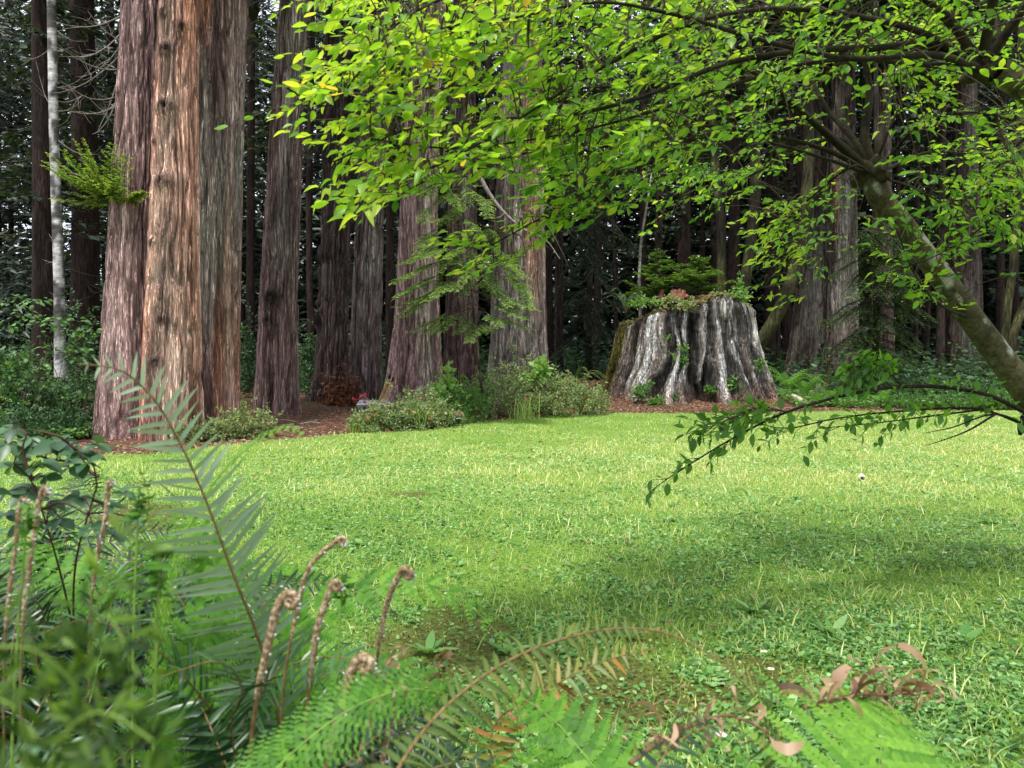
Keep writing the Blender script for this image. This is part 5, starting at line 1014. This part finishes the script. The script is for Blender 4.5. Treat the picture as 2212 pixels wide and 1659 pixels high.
sword_frond(t, [(-.15, .85, .35), W(840, 1700, .9), W(950, 1540, 1.0), W(1060, 1450, 1.05), W(1200, 1385, 1.1), W(1330, 1358, 1.12), W(1450, 1372, 1.15), W(1545, 1420, 1.15), W(1580, 1440, 1.15)], .058, mat='fernmix', v=.58, n=58, stipe=.22, up=(-.2, -1, .9), rr=.0040, lvar=.14, droop=1.0, pw=.95, vgrad=.38, dens=1.15)
t = thing('fading_fern', 'small rusty tipped frond just behind the arching brown one', 'fern', (.1, 1.5, 0))
sword_frond(t, [(.05, 1.45, .2), W(1080, 1550, 1.5), W(1180, 1490, 1.5), W(1300, 1430, 1.5), W(1420, 1398, 1.5)], .075, mat='fernmix', v=.62, n=34, stipe=.3, up=(-.2, -.8, .8), lvar=.25, pw=1.2)
t = thing('fading_fern', 'yellowish frond hanging beneath the brown arching tip', 'fern', (.5, 1.25, 0))
sword_frond(t, [(.50, 1.3, .2), W(1700, 1680, 1.28), W(1665, 1600, 1.25), W(1640, 1520, 1.22), W(1590, 1460, 1.2), W(1540, 1410, 1.2)], .085, mat='fernmix', v=.42, n=30, stipe=.25, up=(.6, -.8, .5), lvar=.22, droop=.5)
t = thing('fading_fern', 'dull dark frond below the bright lady fern at the bottom', 'fern', (-.3, .9, .2))
sword_frond(t, [(-.25, .8, .4), W(700, 1720, .95), W(780, 1620, 1.0), W(860, 1560, 1.02), W(960, 1530, 1.05)], .06, v=.3, n=34, stipe=.1, up=(-.2, -.7, .9))
sword_frond(t, [(.0, .8, .4), W(1380, 1760, .95), W(1430, 1640, 1.0), W(1500, 1580, 1.05), W(1600, 1560, 1.1)], .06, v=.2, n=26, stipe=.1, up=(-.2, -.7, .9))
def curled(lb, base, pts, nl, L, px=None):
    t = thing('dry_fern', lb, 'dead fern', base, 'dried curled fern fronds'); m = MB(); P = curve([W(*q) for q in pts], 40); tube(m, P, [.0035, .0018], 5, .3)
    for k in range(nl):
        p = P[int((k+.5)/nl*39)]; a = R.randn(3)*[.6, .6, 1]+[.35, -.2, .9 if k % 3 else -.4]; a = norm(a); b_ = norm(R.randn(3)+[.8, 0, .2]); l = L*(.6+.7*R.rand()); q = [p]
        b_ = norm(b_-a*np.dot(a, b_)); cu = .18+.28*R.rand()
        for s_ in range(10):
            an = s_*cu; q.append(q[-1]+(a*math.cos(an)+b_*math.sin(an)+.12*R.randn(3))*l/10)
        q = np.array(q); wv = norm(R.randn(3))*.0019; tt = (np.sin(np.linspace(.5, 3.0, 11))**.6)[:, None]; wv = wv+np.cumsum(.0012*R.randn(11, 3), 0); V = np.concatenate([q-wv*tt, q+wv*tt]); F = [(i, i+1, 12+i, 11+i) for i in range(10)]; m.add(V, F, np.clip(.5+.3*R.randn(), 0, 1))
    m.build('dry_frond', M['ferndry'], t)
curled('dry brown curled fern frond on the right above the bright fern', W(1760, 1560, 1.25), [(1735, 1530, 1.2), (1790, 1515, 1.22), (1860, 1500, 1.25), (1930, 1500, 1.28), (2015, 1485, 1.3)], 44, .085)
curled('dry brown curled fern frond at the bottom right of centre', W(1500, 1620, 1.05), [(1360, 1650, 1.0), (1430, 1600, 1.05), (1500, 1565, 1.08), (1570, 1545, 1.1), (1660, 1580, 1.1)], 22, .08)
curled('rusty curled bit of frond beside the broad weed', W(900, 1500, 1.7), [(900, 1470, 1.7), (930, 1450, 1.7), (960, 1425, 1.7)], 9, .06)
curled('dark dried leaf curled around a stem near the fiddleheads', W(820, 1460, 1.3), [(810, 1470, 1.3), (830, 1440, 1.3), (855, 1400, 1.3)], 5, .05)
# fiddleheads
def fiddle(lb, pts, r=.006, curl=.016, dirx=1):
    P = [W(*q) for q in pts]; b_ = np.array([P[0][0]+.02, P[0][1]+.05, 0]); t = thing('fern_fiddlehead', lb, 'fern shoot', b_, 'unfurling fern fiddleheads'); C = curve([b_]+P, 60); curl *= .6; r *= .74
    d = norm(C[-1]-C[-4]); x = np.array([1., -.3, 0])*dirx; x = norm(x-d*np.dot(x, d)); q = []; p = C[-1]; a = 0.
    for i in range(26):
        st = curl*.42*(1-i/30.); a += .36*(1+i*.02); p = p+(d*math.cos(a)+x*math.sin(a))*st; q.append(p)
    A = np.concatenate([C, q]); rr = np.concatenate([np.full(46, r*.6), np.linspace(r*.6, r, 5), np.linspace(r, r*1.25, 9), np.linspace(r*1.25, r*.55, 26)]); m = MB(); tube(m, A[48:], (rr*(1+.06*R.rand(len(A))))[48:], 9, cap=True)
    k = 420; j = R.randint(47, len(A), k); o = norm(R.randn(k, 3)); inst(m, T_thin, A[j]+o*rr[j][:, None]*.9, o*.4+[0, 0, .6]+.3*R.randn(k, 3), o, .0042, .5)
    m.build('crozier', M['fiddle'], t); m = MB(); tube(m, A[:49], np.linspace(r*.5, r*.62, 49), 7); m.build('stem', M['rachis'], t); m = MB(); k = 16; j = np.linspace(50, len(A)-8, k).astype(int)
    for jj in j:
        c = A[jj]+x*rr[jj]*1.25+.001*R.randn(3); tube(m, [c-[0, 0, .0022], c-[0, 0, .001], c+[0, 0, .001], c+[0, 0, .0022]], [.0008, .0024, .0024, .0008], 6, cap=True)
    m.build('pinna_bud', leaf_mat('bud', [(0, (.30, .36, .28)), (1, (.5, .56, .46))], 0), t)
fiddle('tall pale fiddlehead standing above the lawn left of centre', [(815, 1420, 1.3), (830, 1330, 1.28), (850, 1265, 1.26), (868, 1232, 1.25)])
fiddle('fiddlehead leaning right toward the lawn highest of the group', [(640, 1330, 1.2), (672, 1220, 1.2), (700, 1190, 1.2), (735, 1163, 1.2)], .0045, .009)
fiddle('fuzzy brown hooked fiddlehead left of the tall pale one', [(560, 1480, 1.15), (585, 1370, 1.15), (600, 1310, 1.15), (612, 1290, 1.15)], .0075, .02)
fiddle('slim fiddlehead between the hooked one and the tall pale one', [(675, 1430, 1.2), (690, 1340, 1.2), (712, 1280, 1.2), (718, 1262, 1.2)], .0065, .012)
fiddle('thick brown fiddlehead low beside the mossy patch', [(720, 1590, 1.1), (745, 1500, 1.1), (765, 1440, 1.1), (772, 1428, 1.1)], .0085, .02)
fiddle('short round fiddlehead head above the low bright frond', [(835, 1600, 1.15), (850, 1530, 1.15), (858, 1490, 1.15)], .006, .012)
fiddle('second short fiddlehead at its left above the low frond', [(785, 1610, 1.1), (800, 1560, 1.1), (806, 1520, 1.1)], .005, .011)
fiddle('fiddlehead near the left edge with a woolly tip', [(60, 1250, 1.1), (75, 1150, 1.1), (85, 1080, 1.1), (92, 1060, 1.1)], .0045, .010)
fiddle('leftmost woolly fiddlehead at the frame edge', [(20, 1280, 1.1), (35, 1170, 1.1), (42, 1100, 1.1), (45, 1085, 1.1)], .0038, .009)
fiddle('fiddlehead beside the fern shadow near the blurred leaves', [(215, 1180, 1.3), (228, 1120, 1.3), (232, 1070, 1.3), (234, 1045, 1.3)], .0045, .008)
clump('low fern tinted very dark as shade in the hollow at the bottom left', (-.62, 1.28, 0), 16, .52, .08, 0.21)  # added fern clumps, coloured very dark to stand for shade between the fronds
clump('low fern tinted very dark as shade beneath the big arching frond', (-.38, 1.62, 0), 15, .50, .075, 0.24)
clump('low fern tinted very dark as shade at the left among the tall stems', (-1.05, 1.45, 0), 16, .62, .08, 0.24)
# rose like shrub at the left edge
t = thing('leafy_shrub', 'broad leaved shrub with dark red twigs at the left edge before the lawn', 'shrub', (-.92, 1.75, 0)); tw = MB(); lf = MB()
ST = [[(-.92, 1.75, 0), W(170, 1180, 1.65), W(200, 1080, 1.6), W(212, 1030, 1.6), W(180, 985, 1.55), W(150, 960, 1.5)], [W(212, 1030, 1.6), W(160, 1000, 1.6), W(100, 990, 1.6), W(40, 960, 1.6)], [W(200, 1080, 1.6), W(250, 1090, 1.65), W(275, 1070, 1.65)],
      [(-.92, 1.75, 0), W(120, 1200, 1.6), W(90, 1100, 1.55), W(70, 1040, 1.5), W(30, 1000, 1.45)], [W(90, 1100, 1.55), W(150, 1090, 1.5), W(185, 1110, 1.5)], [W(70, 1040, 1.5), W(50, 960, 1.5), W(60, 935, 1.5)], [W(180, 985, 1.55), W(120, 940, 1.5), W(75, 930, 1.5)]]
for s_ in ST: tube(tw, curve(s_, 24), [.004, .0015], 5)
for px, py, n, sz in [(45, 975, 6, .04), (105, 970, 6, .04), (150, 1010, 6, .036), (210, 960, 5, .035), (25, 925, 5, .036), (95, 1030, 6, .036), (290, 1120, 5, .03), (65, 945, 7, .046), (130, 955, 8, .056), (170, 975, 8, .052), (30, 1000, 7, .045), (90, 1000, 7, .045), (15, 960, 5, .04), (185, 1000, 5, .045), (230, 1090, 5, .035), (270, 1065, 5, .03), (60, 1060, 7, .045), (110, 1080, 6, .04), (170, 1075, 6, .038), (20, 1060, 6, .045), (10, 1110, 6, .045), (130, 1120, 6, .04), (240, 1150, 6, .04), (60, 1130, 6, .04), (200, 1130, 4, .035)]:
    e = W(px, py, 1.5+.15*R.rand()); a = R.rand()*6.28+np.arange(n)*6.283/n; d = np.stack([np.cos(a), np.sin(a)*.8, -.25+.35*R.randn(n)], 1)
    k = np.argmin([np.linalg.norm(curve(s_, 24)-e, axis=1).min() for s_ in ST]); C = curve(ST[k], 24); src = C[np.argmin(np.linalg.norm(C-e, axis=1))]; tube(tw, [src, (src+e)/2+[0, 0, .008], e], [.002, .0012], 4)
    inst(lf, T_wide, np.repeat([e], n, 0), d, np.array([0, -.5, 1])+.3*R.randn(n, 3), sz*(.75+.4*R.rand(n)), np.clip(.42+.14*R.randn(n), 0, 1), 0, .9)
tw.build('stem', plain('red_twig', [(.3, (.03, .012, .01)), (.7, (.09, .035, .02))], .6), t); lf.build('leaves', leaf_mat('rose_leaf', [(0, (.02, .06, .025)), (.5, (.06, .15, .06)), (1, (.16, .30, .13))], .35, rough=.38, spec=.5), t)
# blurred fern very near the lens
M['near'] = leaf_mat('near_fern_leaf', [(0, (.02, .055, .006)), (.5, (.085, .18, .012)), (1, (.22, .38, .03))], .45, (1.3, 1.3, .4), .4, .4)
t = thing('near_fern', 'out of focus yellow green fern very close at the lower left', 'fern', (-.15, .34, .6))
for pts, wd in (([(-.13, .33, .75), W(230, 1600, .36), W(200, 1380, .35), W(240, 1230, .34), W(290, 1160, .34)], .034), ([(-.16, .34, .7), W(120, 1560, .36), W(80, 1450, .35), W(20, 1330, .34), W(-80, 1260, .33)], .036),
                ([(-.15, .34, .7), W(220, 1620, .36), W(160, 1480, .35), W(60, 1400, .34), W(-60, 1400, .33)], .036), ([(-.10, .35, .8), W(260, 1620, .38), W(190, 1440, .37), W(230, 1330, .36), W(300, 1460, .35)], .03),
                ([(-.14, .34, .7), W(100, 1680, .34), W(130, 1600, .34), W(230, 1540, .33), W(330, 1600, .33)], .03), ([(-.16, .34, .7), W(40, 1700, .34), W(60, 1600, .34), W(20, 1520, .33), W(-60, 1500, .33)], .036)):
    P = curve(pts, 60); tb = MB(); tube(tb, P, [.0012, .0006], 5); lm = MB(); k = 17; ii = np.linspace(14, 59, k).astype(int); tg = norm(np.gradient(P, axis=0))[ii]; sd_ = norm(np.cross(tg, [.2, -1, .5])); taper = np.linspace(1, .45, k)
    for sg in (1, -1):
        for sub_ in range(3):
            f = (sub_+.3)/3; Q = P[ii]+sd_*sg*(wd*f*.75*taper)[:, None]+[0, 0, -.003]; inst(lm, T_lance, Q, sd_*sg*.8+tg*.6+.3*R.randn(k, 3), np.array([.1, -1, .6])+.4*R.randn(k, 3), .026*taper*(.8+.5*R.rand(k)), np.clip(.38+.25*R.randn(k), 0, 1), 0, .75)
    o = lm.build('frond', M['near'], t); tb.build('rachis', M['grachis'], o)
# tall thin green stems between
for i, (x0, y0, x1, y1, Y) in enumerate([(330, 1659, 345, 1180, .8), (30, 1500, 60, 1090, 1.0), (730, 1450, 740, 1240, 1.2), (290, 1300, 300, 1060, 1.1)]):
    a = W(x0, y0, Y); m = MB(); tube(m, curve([(a[0], a[1], .05), a, W(x1, y1, Y)], 14), [.003, .0015], 5); t = thing('green_shoot', ['long green stem rising at the bottom left in front of the dark fern', 'green stem near the left edge', 'green stem between the slim and tall fiddleheads', 'short green stem behind the blurred fern'][i], 'fern stem', (a[0], a[1], 0), 'single green shoots among the ferns'); m.build('stem', M['grachis'], t)
    m = MB(); e = W(x1, y1, Y); k = 26; u = R.rand(k)**.7; P = e-(e-a)*(.25*u)[:, None]; inst(m, T_leaf, P+.004*R.randn(k, 3), R.randn(k, 3)*[1, 1, .4]+[0, 0, .2], [0, -.5, 1]+.4*R.randn(k, 3), .012+.007*R.rand(k), .3+.15*R.randn(k)); m.build('young_leaves', M['lady'], t)
# low weeds under the ferns, coloured dark as backing for the shaded gaps
m = MB(); N = 9000; Y = 1.0+R.rand(N)*1.7; x = -2.2+R.rand(N)*2.6; k = x < .2-.0*Y+.25*R.randn(N)-(Y-1.)*.35; x, Y = x[k], Y[k]; n = len(x); a = R.rand(n)*6.283
inst(m, T_leaf, np.stack([x, Y, .02+.16*R.rand(n)**1.5*np.clip(1.2-x, .3, 1)], 1), np.stack([np.cos(a), np.sin(a), .4*R.randn(n)], 1), np.stack([.4*R.randn(n), -.3+.4*R.randn(n), np.ones(n)], 1), .02+.035*R.rand(n), np.clip(.10+.2*R.randn(n), 0, 1))
tag(m.build('low_weeds', M['green']), 'dense low leaves on the ground beneath the foreground ferns', 'weeds', kind='stuff')
